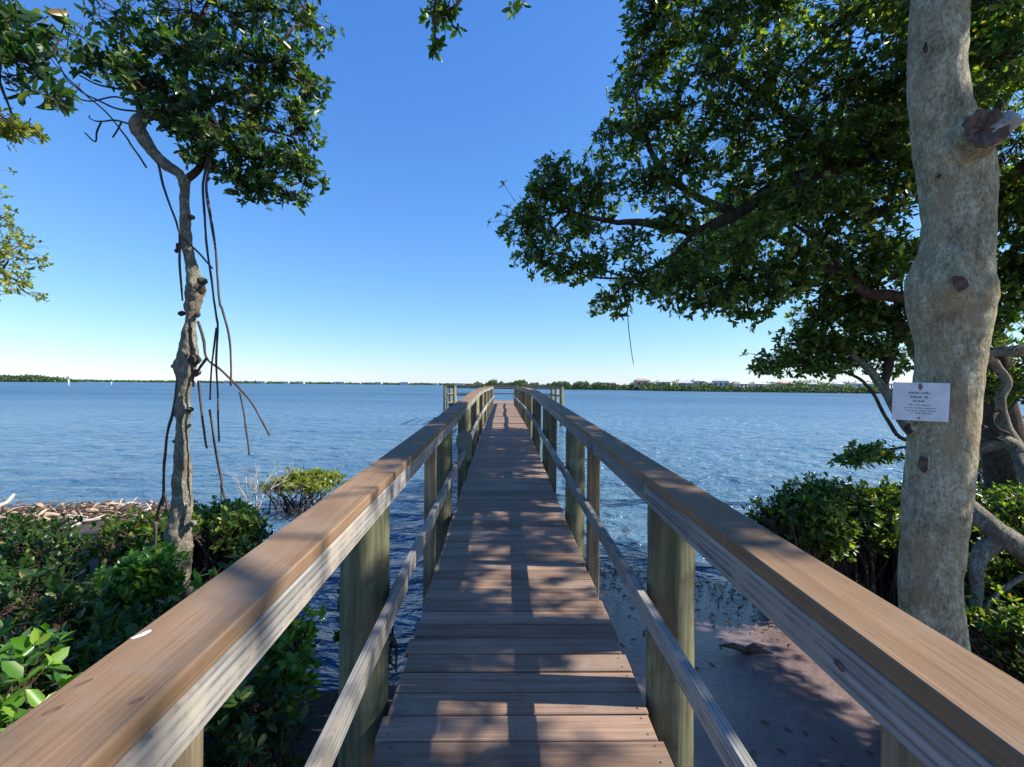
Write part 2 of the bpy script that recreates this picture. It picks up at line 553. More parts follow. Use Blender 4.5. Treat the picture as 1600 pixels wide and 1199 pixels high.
def rosettes(tips, axes, K=7, L=0.085, wr=0.46, spread=(35, 92)):
    """leaf base points, directions and normals for a whorl of leaves at every twig tip"""
    n = len(tips)
    a = unit(axes)
    ref = unit(rng.normal(size=(n, 3)))
    u = unit(np.cross(a, ref))
    v = np.cross(a, u)
    ph = (np.arange(K)[None, :] * 2.399 + rng.uniform(0, 6.28, (n, 1)) + rng.normal(0, 0.25, (n, K)))
    el = np.radians(rng.uniform(spread[0], spread[1], (n, K)))
    rad = u[:, None] * np.cos(ph)[..., None] + v[:, None] * np.sin(ph)[..., None]
    d = a[:, None] * np.cos(el)[..., None] + rad * np.sin(el)[..., None]
    nr = a[:, None] * np.sin(el)[..., None] - rad * np.cos(el)[..., None]
    back = rng.uniform(0, 0.6, (n, K)) * L
    p = tips[:, None] - a[:, None] * back[..., None]
    ln = L * rng.uniform(0.45, 1.25, (n, K))
    keep = rng.uniform(size=(n, K)) > 0.1
    return p[keep], unit(d[keep]), unit(nr[keep]), ln[keep]


def sticks(a, b, ra, rb):
    """thin three-sided twigs from a to b, all at once"""
    n = len(a)
    t = unit(b - a)
    u = unit(np.cross(t, np.array([0.3, 0.8, 0.52])))
    w = np.cross(t, u)
    v = np.empty((n, 6, 3))
    for j in range(3):
        an = 2.0944 * j
        d = u * math.cos(an) + w * math.sin(an)
        v[:, j] = a + d * ra
        v[:, 3 + j] = b + d * rb
    base = (np.arange(n) * 6)[:, None]
    q = np.concatenate([base + np.array([[0, 1, 4, 3]]), base + np.array([[1, 2, 5, 4]]), base + np.array([[2, 0, 3, 5]])], axis=1).reshape(-1, 4)
    return v.reshape(-1, 3), q


def clump_tips(c, r, n, gap=0.0, gs=2.9, shell=0.45):
    c, r = np.array(c), np.array(r)
    d = unit(rng.normal(size=(n, 3)))
    rr = rng.uniform(size=(n, 1)) ** shell
    lump = np.array([1 + 0.35 * noise.noise(Vector(x * 1.6 + c)) for x in d])[:, None]
    stray = np.where(rng.uniform(size=(n, 1)) < 0.13, rng.uniform(1.05, 1.4, (n, 1)), 1.0)
    t = c + d * rr * r * lump * stray
    if gap:
        k = np.array([noise.noise(Vector(x * gs)) for x in t]) > -0.35 + gap * 0.35
        t = t[k]
    return t


def crown(tree, clumps, feeders, leaf, L, K=7, gap=0.55, twigs=True, up=0.5, wr=0.46, branch_mat=None, origin=None, spread=(35, 92), br=(0.022, 0.008)):
    """leaf clumps, the twigs that carry them and a branch from the nearest feeder point to every clump"""
    o = np.array(origin if origin is not None else tree.location)
    tips, axes, ta, tb = [], [], [], []
    fp = [Vector(x) for x in feeders]
    for (c, r, n) in clumps:
        t = clump_tips(c, r, n, gap)
        if len(t) == 0:
            continue
        c = np.array(c)
        ax = unit((t - c) / np.array(r)) * 0.8 + np.array([0, 0, up]) + rng.normal(0, 0.45, t.shape)
        tips.append(t)
        axes.append(ax)
        fr = rng.uniform(0.1, 0.55, (len(t), 1))
        ta.append(c + (t - c) * fr + rng.normal(0, 0.03, t.shape))
        tb.append(t)
        if fp:
            g = Geo()
            cv = Vector(c)
            q = min(fp, key=lambda x: (x - cv).length)
            mid = q.lerp(cv, 0.5) + Vector(rng.normal(0, 0.12, 3)) * (q - cv).length
            path, rad = smooth_path([q - Vector(o), mid - Vector(o), cv - Vector(o)], [br[0], 0.5 * (br[0] + br[1]), br[1]], 4)
            g.tube(path, rad, 5)
            # a few secondary branches inside the clump
            for _ in range(min(7, max(2, len(t) // 16))):
                e = Vector(t[rng.integers(len(t))])
                m2 = cv.lerp(e, 0.5) + Vector(rng.normal(0, 0.06, 3))
                path, rad = smooth_path([cv - Vector(o), m2 - Vector(o), e - Vector(o)], [br[1], br[1] * 0.7, 0.003], 3)
                g.tube(path, rad, 4)
            link('branch', g.mesh('branch'), branch_mat or M['bark_dark'], tree)
    tips, axes = np.concatenate(tips), np.concatenate(axes)
    p, d, nr, ln = rosettes(tips, axes, K, L, wr, spread)
    me = leaf_mesh('leaves', p - o, d, nr, ln, wr)
    cr = link('crown', me, leaf, tree)
    if twigs:
        a, b = np.concatenate(ta) - o, np.concatenate(tb) - o
        v, q = sticks(a, b, 0.0045, 0.002)
        link('twigs', array_mesh('twigs', v, q), branch_mat or M['bark_dark'], tree)['kind'] = 'stuff'
    return cr


def px_clump(x, y, rx, ry, Y, n, depth=None):
    c = P(x, y, Y)
    s = Y / FPX
    return ((c.x, c.y, c.z), (rx * s, depth if depth else max(rx, ry) * s * 1.1, ry * s), n)


# ------------------------------------------------------------------ water, ground, shores
def shore(x):
    """how far out the land reaches at x"""
    pts = [(-200, 9.5), (-14, 9.2), (-9, 9.3), (-6.5, 9.6), (-5.2, 8.8), (-3.8, 7.0), (-2.6, 5.2), (-1.4, 3.9), (-0.4, 4.2), (0.4, 6.0), (1.2, 6.7), (2.2, 6.6), (3.2, 5.6), (5, 5.2), (9, 6.0), (14, 7), (200, 9)]
    for (a, ya), (b, yb) in zip(pts, pts[1:]):
        if a <= x <= b:
            t = (x - a) / (b - a)
            return ya + (yb - ya) * t
    return 9.0


def ground_z(x, y):
    s = shore(x) - y + 0.35 * noise.noise(Vector((x * 0.5, y * 0.5, 3.1)))
    z = 0.055 * s if s > 0 else 0.1 * s
    z = min(z, 0.42) if z > 0 else max(z, -1.2)
    return z + 0.02 * noise.noise(Vector((x * 1.7, y * 1.7, 0.0))) + 0.008 * noise.noise(Vector((x * 6, y * 6, 1.0)))


def grid_axis(fine, step, far):
    a = list(np.arange(fine[0], fine[1] + 1e-6, step))
    x, s = fine[1], step
    while x < far[1]:
        s *= 1.35
        x += s
        a.append(x)
    x, s = fine[0], step
    while x > far[0]:
        s *= 1.35
        x -= s
        a.insert(0, x)
    return a


gx = grid_axis((-12, 10), 0.16, (-90, 90))
gy = grid_axis((-2, 11), 0.16, (-80, 16))
gv = [(x, y, ground_z(x, y)) for y in gy for x in gx]
nx = len(gx)
gf = [(j * nx + i, j * nx + i + 1, (j + 1) * nx + i + 1, (j + 1) * nx + i) for j in range(len(gy) - 1) for i in range(nx - 1)]
me = bpy.data.meshes.new('ground')
me.from_pydata(gv, [], gf)
me.polygons.foreach_set('use_smooth', [True] * len(gf))
ground = link('ground', me, M['ground'])
ground['kind'] = 'structure'


def wave_z(x, y):
    f = min(1.0, max(0.0, (y - 3.0) / 8.0)) * max(0.0, 1 - y / 90.0)
    return f * (0.04 * noise.noise(Vector((x * 0.45, y * 1.25 + 0.2 * x, 0.3))) + 0.03 * noise.noise(Vector((x * 1.1, y * 3.1 + 0.4 * x, 4.3))))


wx = grid_axis((-26, 30), 0.3, (-5000, 5000))
wy = grid_axis((0.0, 44), 0.13, (-14, 6000))
wvv = [(x, y, wave_z(x, y) if -30 < x < 34 and y < 60 else 0.0) for y in wy for x in wx]
nx = len(wx)
wf = [(j * nx + i, j * nx + i + 1, (j + 1) * nx + i + 1, (j + 1) * nx + i) for j in range(len(wy) - 1) for i in range(nx - 1)]
me = bpy.data.meshes.new('water')
me.from_pydata(wvv, [], wf)
me.polygons.foreach_set('use_smooth', [True] * len(wf))
water = link('water', me, M['water'])
water['kind'] = 'structure'


# ------------------------------------------------------------------ the pier
CX = 0.085            # centre line of the boardwalk, left and right of the camera
SLOPE = 0.033
FLAT = 12.6
END = 30.0
PITCHY = 0.157
DECK0 = 0.94


def dz(y):
    return DECK0 + SLOPE * min(y, FLAT)


pier = thing('boardwalk_pier', 'long brown wooden boardwalk pier with railings running out over the water', 'pier', (CX, 0, 0))

# planks
def plank_mesh(w, seed):
    """a deck board with two screw heads over each stringer"""
    r = random.Random(seed)
    bm = bmesh.new()
    bmesh.ops.create_cube(bm, size=1.0)
    bmesh.ops.scale(bm, vec=(1.19 + r.uniform(-0.006, 0.006), w, 0.034), verts=bm.verts)
    bmesh.ops.bevel(bm, geom=bm.edges[:], offset=0.005, segments=1, affect='EDGES')
    for v in bm.verts:
        v.co += Vector((r.uniform(-0.0012, 0.0012), r.uniform(-0.0012, 0.0012), r.uniform(-0.001, 0.001)))
    for x in (-0.55, 0.0, 0.55):
        for y_ in (-0.045, 0.045):
            cx, cy = x + r.uniform(-0.012, 0.012), y_ + r.uniform(-0.01, 0.01)
            vs = [bm.verts.new((cx + 0.0055 * math.cos(j * math.pi / 3), cy + 0.0055 * math.sin(j * math.pi / 3), 0.0182)) for j in range(6)]
            bm.faces.new(vs).material_index = 1
    me = bpy.data.meshes.new('plank')
    bm.to_mesh(me)
    bm.free()
    me.materials.append(M['deck'])
    me.materials.append(M['bolt'])
    return me


pm = [plank_mesh(0.1425 + 0.0015 * (k_ % 4), k_) for k_ in range(9)]
k = 0
y = -2.9
while y < END:
    z = dz(y)
    tilt = math.atan(SLOPE) if y < FLAT else 0.0
    link('plank', pm[(k * 4 + k // 7) % 9], None, pier, (random.uniform(-0.012, 0.012), y + random.uniform(-0.0016, 0.0016), z - 0.017 + random.uniform(-0.0025, 0.0025)),
         ((-tilt if k % 2 else tilt) + random.uniform(-0.004, 0.004), random.uniform(-0.0015, 0.0015), random.uniform(-0.003, 0.003) + (math.pi if k % 2 else 0)))
    y += PITCHY
    k += 1
plat = box_mesh('plank', 7.3, 0.149, 0.034, 0.004)
plat.materials.append(M['deck'])
y = END + 0.08
while y < END + 6.0:
    link('plank', plat, None, pier, (random.uniform(-0.02, 0.02), y, dz(y) - 0.017), (0, 0, random.uniform(-0.001, 0.001)))
    y += PITCHY


def board(name, y0, y1, x, ztop, wx_, hz, m, zoff=(0, 0), bev=0.004, seed=0):
    """a board along the pier between two stations, following the slope of the deck"""
    za, zb = ztop + dz(y0) + zoff[0], ztop + dz(y1) + zoff[1]
    ln = math.hypot(y1 - y0, zb - za)
    me = box_mesh(name, wx_, ln, hz, bev, 0.0008, seed=seed)
    return link(name, me, m, pier, (x, (y0 + y1) / 2, (za + zb) / 2 - hz / 2), (math.atan2(zb - za, y1 - y0), random.uniform(-0.006, 0.006), 0))


CAPJ = {}
stations = [-0.70 + 3.05 * i for i in range(11)]          # piles every ten feet
for s in (-1, 1):
    # side joist under the planks
    for i in range(len(stations) - 1):
        board('joist', stations[i] + 0.004, stations[i + 1] - 0.004, s * 0.555, -0.038, 0.04, 0.19, M['joist'])
    board('joist', -2.9, stations[0] - 0.004, s * 0.555, -0.038, 0.04, 0.19, M['joist'])
    for i, ys in enumerate([-3.75] + stations):
        # pile: a slightly tapered round pole, notched for the rail, top just under the cap
        zt = dz(ys) + 1.012 + random.uniform(-0.005, 0.012)
        zb = ground_z(CX + s * 0.74, ys) - 0.7
        g = Geo()
        r0 = 0.112 + random.uniform(-0.006, 0.006)
        lean = random.uniform(-0.006, 0.006)
        nz = 26
        pts = [(lean * (j / nz), 0, (zt - zb) * j / nz) for j in range(nz)] + [(lean, 0, zt - zb - 0.012), (lean, 0, zt - zb)]
        rad = [r0 * 1.03 - 0.006 * j / nz for j in range(nz)] + [r0 * 0.995, r0 * 0.9]
        g.tube(pts, rad, 28, rough=0.035, seed=i * 3.7 + s)
        link('pile', g.mesh('pile'), M['pile'], pier, (s * 0.737, ys, zb))
    for i, ys in enumerate([-2.2] + [a + 1.53 for a in stations[:-1]]):
        zt = dz(ys) + 1.004
        h = zt - (dz(ys) - 0.32)
        link('post', box_mesh('post', 0.089, 0.089, h, 0.006, 0.001, seed=i), M['post'], pier, (s * 0.65, ys, zt - h / 2), (0, 0, random.uniform(-0.04, 0.04)))
    seg = [-3.75] + stations
    for i in range(len(seg) - 1):
        a, b = seg[i] + 0.003, seg[i + 1] - 0.003
        jz = random.uniform(-0.004, 0.004)
        CAPJ[(s, i)] = jz
        board('cap_board', a, b, s * 0.683 + random.uniform(-0.004, 0.004), 1.06 + jz, 0.165, 0.042, M['cap'], seed=i).rotation_euler.y = 0.0
        board('side_board', a, b, s * 0.6225 + random.uniform(-0.002, 0.002), 1.016 + jz, 0.038, 0.092, M['rail'], seed=i + 30)
        # the middle rails overlap at the piles, one a little higher and further in than the next
        alt = i % 2
        board('mid_rail', a - 0.07, b + 0.09, s * (0.585 - 0.02 * alt), 0.52 + 0.02 * alt, 0.038, 0.089, M['rail'], seed=i + 60)

# knots and marks on the near boards
def blob_mesh(name, rx, ry, h, n=14, wob=0.25, seed=1):
    r = random.Random(seed)
    bm = bmesh.new()
    top = bm.verts.new((0, 0, h))
    ring = []
    for j in range(n):
        a = 2 * math.pi * j / n
        k_ = 1 + r.uniform(-wob, wob)
        ring.append(bm.verts.new((rx * k_ * math.cos(a), ry * k_ * math.sin(a), 0)))
    for j in range(n):
        bm.faces.new((top, ring[j], ring[(j + 1) % n]))
    me = bpy.data.meshes.new(name)
    bm.to_mesh(me)
    bm.free()
    return me


def on_cap(px, py):
    """the spot on the left or right cap board that shows at this pixel"""
    for it in range(60):
        Y = 0.5 + it * 0.02
        p = P(px, py, Y)
        if p.z <= dz(Y) + 1.06:
            return p.x - CX, Y, dz(Y) + 1.0615
    return None


for (px, py, rx, ry, mt, nm) in [(222, 1000, 0.007, 0.019, 'white', 'bird_dropping'), (130, 1075, 0.004, 0.012, 'deadleaf', 'wood_check'), (215, 1099, 0.004, 0.011, 'deadleaf', 'wood_check'), (84, 1115, 0.004, 0.013, 'deadleaf', 'wood_check')]:
    q = on_cap(px, py)
    if q:
        link(nm, blob_mesh(nm, rx, ry, 0.0012, seed=int(px)), M[mt], pier, (q[0], q[1], q[2] - 0.0008 + CAPJ[(1 if q[0] > 0 else -1, 1)]), (math.atan(SLOPE), 0, -0.5))
kq = P(1342, 1073, 0.95)
kn = link('knot', blob_mesh('knot', 0.009, 0.014, 0.0012, seed=5), M['stub'], pier, (0.6225 - 0.0215, 0.972, dz(0.97) + 0.968), (0, -math.pi / 2, 0))

# end platform: piles, posts and rails round three sides
ze = dz(END + 1)
for (x, y) in [(-3.6, END + 0.1), (-3.6, END + 3), (-3.6, END + 6), (-1.2, END + 6), (1.2, END + 6), (3.6, END + 6), (3.6, END + 3), (3.6, END + 0.1), (-3.0, END + 0.1), (-1.2, END + 0.1), (1.2, END + 0.1)]:
    g = Geo()
    g.tube([(0, 0, 0), (0, 0, 1.5), (0, 0, ze + 1.06 + 1.5)], [0.13, 0.125, 0.12], 16, rough=0.04, seed=x + y)
    link('pile', g.mesh('pile'), M['pile'], pier, (x, y, -1.5))
for (xa, ya, xb, yb) in [(-3.6, END + 0.1, -3.6, END + 6), (3.6, END + 0.1, 3.6, END + 6), (-3.6, END + 6, 3.6, END + 6), (-3.6, END + 0.1, -0.8, END + 0.1), (0.8, END + 0.1, 3.6, END + 0.1)]:
    ln = math.hypot(xb - xa, yb - ya)
    an = math.atan2(yb - ya, xb - xa) - math.pi / 2
    for nm, zt, w_, h_, m_ in (('cap_board', 1.1, 0.17, 0.04, 'cap'), ('side_board', 1.055, 0.04, 0.14, 'rail'), ('mid_rail', 0.55, 0.04, 0.09, 'rail')):
        link(nm, box_mesh(nm, w_, ln + (0.16 if nm == 'cap_board' else -0.02), h_, 0.004), M[m_], pier, ((xa + xb) / 2, (ya + yb) / 2, ze + zt - h_ / 2 + (0.004 if abs(xa - xb) > 0.1 else 0)), (0, 0, an))
for x in (-3.3, -1.1, 1.1, 3.3):
    link('joist', box_mesh('joist', 0.05, 5.9, 0.19), M['joist'], pier, (x, END + 3.05, ze - 0.14))

# round plaque hung inside the left railing
disc = thing('round_plaque', 'round grey green disc hung inside the left railing above the middle rail', 'plaque', (-0.475, 6.15, 1.79))
g = Geo()
g.tube([(0, -0.012, 0), (0, -0.009, 0), (0, 0.009, 0), (0, 0.012, 0)], [0.128, 0.135, 0.135, 0.128], 32)
link('plate', g.mesh('plate', False), M['disc'], disc, rot=(0, 0, 0.85))
g = Geo()
g.tube([(0, 0, 0.12), (-0.02, 0, 0.24), (-0.035, 0.0, 0.33)], [0.004, 0.004, 0.004], 6)
link('hook', g.mesh('hook'), M['bolt'], disc)

# ------------------------------------------------------------------ big tree with the notice, right of the railing
TY = 2.75
prof = [(1200, 1472, 190), (1130, 1468, 150), (1060, 1464, 128), (990, 1458, 112), (950, 1455, 108), (900, 1453, 108), (850, 1456, 113), (800, 1461, 116), (740, 1467, 117), (680, 1472, 117), (620, 1478, 113), (580, 1482, 114), (540, 1486, 122), (500, 1487, 137), (470, 1484, 148), (448, 1482, 147), (425, 1486, 136), (395, 1492, 125), (350, 1497, 122), (310, 1497, 126), (270, 1493, 130), (235, 1484, 122), (200, 1474, 108), (160, 1467, 101), (110, 1464, 100), (66, 1465, 102), (10, 1468, 104), (-60, 1478, 102), (-150, 1492, 98), (-260, 1510, 90)]
big_base = P(1472, 1200, TY)
big = thing('large_tree', 'thick pale grey trunk tree carrying the white notice beside the right railing', 'tree', (big_base.x, TY, ground_z(big_base.x, TY)))
bo = big.location.copy()
pts, rad = [], []
for (py, px, w) in prof:
    pts.append(P(px, py, TY) - bo)
    rad.append(w * TY / FPX / 2 * 0.75)
pts.insert(0, pts[0] + Vector((0.02, 0, -0.35)))
rad.insert(0, rad[0] * 1.25)
path, rr = smooth_path(pts, rad, 6)
g = Geo()
g.tube(path, rr, 72, rough=0.07, seed=2.0)
# burls and a swelling below the cut limb
def swell(g, c, amp, rad_):
    for i, v in enumerate(g.v):
        d = (v - c).length
        if d < rad_ * 2.2:
            dirn = (v - c)
            axisp = Vector((c.x, c.y, v.z))
            out = (v - axisp)
            if out.length > 1e-6:
                g.v[i] = v + out.normalized() * amp * math.exp(-(d / rad_) ** 2)
ax = lambda py, px, dy: P(px, py, TY + dy) - bo
trunk = link('trunk', g.mesh('trunk'), M['bark_big'], big)

def knot(tree, o, px, py, Y, rx, rz, m=M['stub'], seed=0, depth=0.02):
    """an old scar: a rim of bark round a sunken dark centre"""
    r = random.Random(seed)
    bm = bmesh.new()
    n = 18
    rings = []
    for (f, h) in ((1.3, -0.4), (1.1, 0.5), (0.95, 0.75), (0.7, 0.5), (0.25, 0.38)):
        ring = []
        for j in range(n):
            a = 2 * math.pi * j / n
            k_ = f * (1 + 0.45 * noise.noise(Vector((math.cos(a) * 1.3 + seed * 2.7, math.sin(a) * 1.3, f * 0.4))) + 0.2 * noise.noise(Vector((math.cos(a) * 4 + seed, math.sin(a) * 4, f))))
            ring.append(bm.verts.new((rx * k_ * math.cos(a), -h * depth + r.uniform(-0.002, 0.002), rz * k_ * math.sin(a))))
        rings.append(ring)
    for i_, (a, b) in enumerate(zip(rings, rings[1:])):
        for j in range(n):
            bm.faces.new((a[j], a[(j + 1) % n], b[(j + 1) % n], b[j])).material_index = 0 if i_ < 2 else 1
    bm.faces.new(rings[-1]).material_index = 1
    me = bpy.data.meshes.new('knot')
    bm.to_mesh(me)
    bm.free()
    for p_ in me.polygons:
        p_.use_smooth = True
    me.materials.append(M['bark_big'])
    me.materials.append(m)
    q, rz_ = surf(px, py, 0.004)
    return link('knot', me, None, tree, q - o, (0, 0, rz_))


def surf(px, py, lift=0.0):
    for (p1, c1, w1), (p0, c0, w0) in zip(prof, prof[1:]):
        if p0 <= py <= p1:
            t = (py - p0) / (p1 - p0)
            c, w = c0 + (c1 - c0) * t, w0 + (w1 - w0) * t
            break
    r = w * TY / FPX / 2 * 0.75
    q = P(c, py, TY)
    v = Vector((q.x, q.y, 0)).normalized()
    p = Vector((v.y, -v.x, 0))
    s_ = max(-0.97, min(0.97, (px - c) / (w / 2)))
    n_ = v * -math.sqrt(1 - s_ * s_) + p * s_
    return q + n_ * (r + lift), math.atan2(n_.x, -n_.y)


knot(big, bo, 1497, 455, None, 0.042, 0.044, seed=1, depth=0.03)
knot(big, bo, 1446, 722, None, 0.03, 0.05, seed=2, depth=0.026)
knot(big, bo, 1424, 672, None, 0.036, 0.032, m=M['bark_dark'], seed=3, depth=0.024)
knot(big, bo, 1470, 285, None, 0.014, 0.015, m=M['bark_dark'], seed=4, depth=0.01)
knot(big, bo, 1448, 90, None, 0.014, 0.03, m=M['bark_dark'], seed=6, depth=0.01)
# stub of a sawn-off limb
def stub(name, a, b, r0, r1, m_out, m_in, seed, hollow=0.35):
    """the ragged end of a sawn limb: a collar of bark, a torn rim and a sunken core"""
    ax_ = (b - a)
    ln = ax_.length
    t = ax_.normalized()
    u = t.cross(Vector((0, 0, 1))).normalized()
    w = t.cross(u)
    n = 34
    prof_ = [(-0.35, r0 * 1.25), (0.0, r0 * 1.12), (0.3, r0), (0.6, (r0 + r1) / 2), (0.88, r1 * 1.06), (1.0, r1 * 0.93), (0.9, r1 * 0.72), (1 - hollow, r1 * 0.45), (1 - hollow, 0.004)]
    bm = bmesh.new()
    rings = []
    for (f, r) in prof_:
        ring = []
        for j in range(n):
            an = 2 * math.pi * j / n
            d = u * math.cos(an) + w * math.sin(an)
            k_ = 1 + 0.2 * noise.noise(d * 1.8 + Vector((seed, f, 0))) + 0.09 * noise.noise(d * 7 + Vector((seed, f * 2, 0)))
            ff = f + (0.16 * noise.noise(d * 3.3 + Vector((0, seed, 0))) if f > 0.7 else 0)
            ring.append(bm.verts.new(a + t * (ln * ff) + d * (r * k_)))
        rings.append(ring)
    for i, (p_, q_) in enumerate(zip(rings, rings[1:])):
        for j in range(n):
            f_ = bm.faces.new((p_[j], p_[(j + 1) % n], q_[(j + 1) % n], q_[j]))
            f_.smooth = True
            f_.material_index = 1 if i >= 4 else 0
    bm.normal_update()
    me = bpy.data.meshes.new(name)
    bm.to_mesh(me)
    bm.free()
    me.materials.append(m_out)
    me.materials.append(m_in)
    link(name, me, None, big)


sa, sr_ = surf(1515, 240, -0.02)
sb = sa + Vector((math.sin(sr_ + 0.1), -math.cos(sr_ + 0.1), 0.1)).normalized() * 0.13
stub('branch_stub', sa - bo, sb - bo, 0.108, 0.102, M['bark_big'], M['stub'], 3.0, 0.22)
sp_ = Vector((0.75, -0.66, 0.0))
stub('branch_stub', sa + sp_ * 0.07 - bo, sa + sp_ * 0.185 + Vector((-0.02, -0.03, 0.06)) - bo, 0.055, 0.044, M['stubgrey'], M['stubgrey'], 8.0, 0.15)
# buttress roots
for an, ln in ((0.3, 0.7), (1.2, 0.6), (5.6, 0.6)):
    dx, dy = math.cos(an), math.sin(an)
    path, rr = smooth_path([Vector((dx * 0.1, dy * 0.1, 0.35)), Vector((dx * 0.3, dy * 0.3, 0.12)), Vector((dx * ln, dy * ln, -0.06))], [0.12, 0.1, 0.03], 5)
    g = Geo()
    g.tube(path, rr, 12, rough=0.15, seed=an)
    link('root', g.mesh('root'), M['bark_big'], big)


def limb(tree, o, pts, rad, m=M['bark_dark'], n=12, name='branch', k=6, rough=0.12, wiggle=0.0):
    path, rr = smooth_path([Vector(p) - Vector(o) for p in pts], rad, k)
    if wiggle:
        path = [p + Vector((noise.noise(p * 5), noise.noise(p * 5 + Vector((9, 0, 0))), noise.noise(p * 5 + Vector((0, 9, 0))))) * wiggle for p in path]
    g = Geo()
    g.tube(path, rr, n, rough=rough, seed=float(len(path)))
    link(name, g.mesh(name), m, tree)
    return [p + Vector(o) for p in path]


top = P(1510, -260, TY)
fe = []
fe += limb(big, bo, [P(1500, -160, TY), (3.6, 3.2, 6.6), (4.6, 3.6, 7.6), (5.8, 4.2, 8.4)], [0.16, 0.13, 0.09, 0.04])
fe += limb(big, bo, [top, (2.6, 2.0, 7.0), (2.6, 0.8, 7.9), (2.9, -0.9, 8.4)], [0.15, 0.11, 0.08, 0.04])
fe += limb(big, bo, [top, (2.3, 3.2, 6.6), (1.6, 3.9, 6.9), (0.4, 4.3, 6.75), (-0.4, 4.4, 6.2)], [0.12, 0.08, 0.06, 0.035, 0.015])
fe += limb(big, bo, [top, (3.8, 2.1, 7.4), (5.2, 1.4, 8.0), (6.4, 0.7, 8.2)], [0.13, 0.1, 0.07, 0.03])
big_clumps = [((x, y, z), (r, r, r * 0.7), int(n * 1.7)) for (x, y, z, r, n) in [
    (3.9, 3.4, 6.9, 0.9, 210), (4.9, 3.9, 7.7, 1.0, 230), (5.9, 4.4, 8.1, 1.0, 230), (5.2, 2.9, 7.5, 0.9, 200),
    (6.6, 3.2, 8.4, 1.0, 180), (4.4, 4.8, 6.6, 0.9, 200), (5.6, 5.4, 7.4, 0.9, 200),
    (6.5, 0.2, 8.3, 0.8, 40), (3.0, -0.9, 8.4, 0.9, 50)]]
big_clumps += [px_clump(680, 68, 18, 14, 4.4, 12, 0.15), px_clump(695, 20, 34, 26, 4.4, 26, 0.3), px_clump(820, -60, 70, 50, 4.3, 80, 0.5)]
fe += limb(big, bo, [P(1480, -100, TY), (4.0, 3.0, 5.6), (5.4, 3.3, 6.3), (7.2, 3.6, 7.8)], [0.14, 0.11, 0.08, 0.03])
for yy in (2.1, 2.9, 3.7, 4.5):  # leaf clumps added along the sun's path to shade the deck
    for xx in (4.7, 5.6, 6.5, 7.4):
        big_clumps.append(((xx + random.uniform(-0.25, 0.25), yy + random.uniform(-0.2, 0.2), 0.9 * xx + 1.35 + random.uniform(-0.45, 0.55)), (0.62, 0.56, 0.45), 105))
for xx in (4.9, 6.0, 7.1):  # thin row added to break the sun on the right cap
    big_clumps.append(((xx, 1.45, 0.9 * xx + 1.3 + random.uniform(-0.25, 0.3)), (0.5, 0.45, 0.35), 120))
for yy in (2.0, 3.0, 4.0):  # lower clumps added out of view to keep sun off the sand
    for xx in (6.0, 6.6, 7.2, 7.8):
        big_clumps.append(((xx + random.uniform(-0.25, 0.25), yy + random.uniform(-0.2, 0.2), 0.9 * xx - 1.35 + random.uniform(-0.5, 0.5)), (0.65, 0.65, 0.5), 330))
fe += limb(big, bo, [(4.0, 3.0, 5.6), (5.6, 2.6, 5.2), (7.4, 2.8, 5.7)], [0.08, 0.06, 0.02])
crown(big, big_clumps, fe, M['leaf'], 0.095, origin=bo, gap=0.55)

# the notice
sg = thing('notice_sign', 'small white printed notice fixed to the thick tree trunk', 'sign', P(1438, 628, 2.665))
SW, SH = 0.246, 0.212
bm = bmesh.new()
cols = 14
front = []
for i in range(cols + 1):
    u = i / cols - 0.5
    yb = 0.012 * (abs(u * 1.7) ** 2.2) * (1.0 if u > 0 else 0.6) - 0.002 * math.sin(u * 9)
    front.append([bm.verts.new((u * SW, yb + t, v * SH + u * 0.004)) for t in (0, 0.003) for v in (-0.5, 0.5)])
for i in range(cols):
    a, b = front[i], front[i + 1]
    bm.faces.new((a[0], b[0], b[1], a[1]))
    bm.faces.new((a[2], a[3], b[3], b[2]))
    bm.faces.new((a[1], b[1], b[3], a[3]))
    bm.faces.new((a[0], a[2], b[2], b[0]))
bm.faces.new((front[0][0], front[0][1], front[0][3], front[0][2]))
bm.faces.new((front[-1][0], front[-1][2], front[-1][3], front[-1][1]))
me = bpy.data.meshes.new('sheet')
bm.to_mesh(me)
bm.free()
sheet = link('sheet', me, M['sign'], sg)
sg.rotation_euler = (0, math.radians(1.8), math.radians(-36))


def sign_y(u):
    return 0.012 * (abs(u * 1.7) ** 2.2) * (1.0 if u > 0 else 0.6) - 0.002 * math.sin(u * 9)


r_ = random.Random(3)
def print_line(cu, cv, width, h, bold, gaps):
    """a printed line too blurred to read: narrow upright strokes grouped into words"""
    bm = bmesh.new()
    u = cu - width / 2
    stroke = 0.0085 * bold
    i = 0
    while u < cu + width / 2:
        if i in gaps:
            u += 0.022
        hh = h * r_.choice((0.65, 0.65, 0.7, 1.0, 0.95))
        y_ = sign_y(u) - 0.0012
        vs = [bm.verts.new(((u + a) * SW, y_, (cv - h / 2) * SH + b * hh * SH)) for a, b in ((0, 0), (stroke, 0), (stroke, 1), (0, 1))]
        bm.faces.new(vs)
        if r_.random() < 0.75:
            k_ = r_.choice((0.0, 0.45, 0.8))
            vs = [bm.verts.new(((u + a) * SW, y_ - 0.0002, (cv - h / 2) * SH + b * hh * SH)) for a, b in ((0, k_), (stroke * 2, k_), (stroke * 2, k_ + 0.2), (0, k_ + 0.2))]
            bm.faces.new(vs)
        u += stroke * 2.1
        i += 1
    me = bpy.data.meshes.new('printed_line')
    bm.to_mesh(me)
    bm.free()
    link('printed_line', me, M['ink'], sheet)


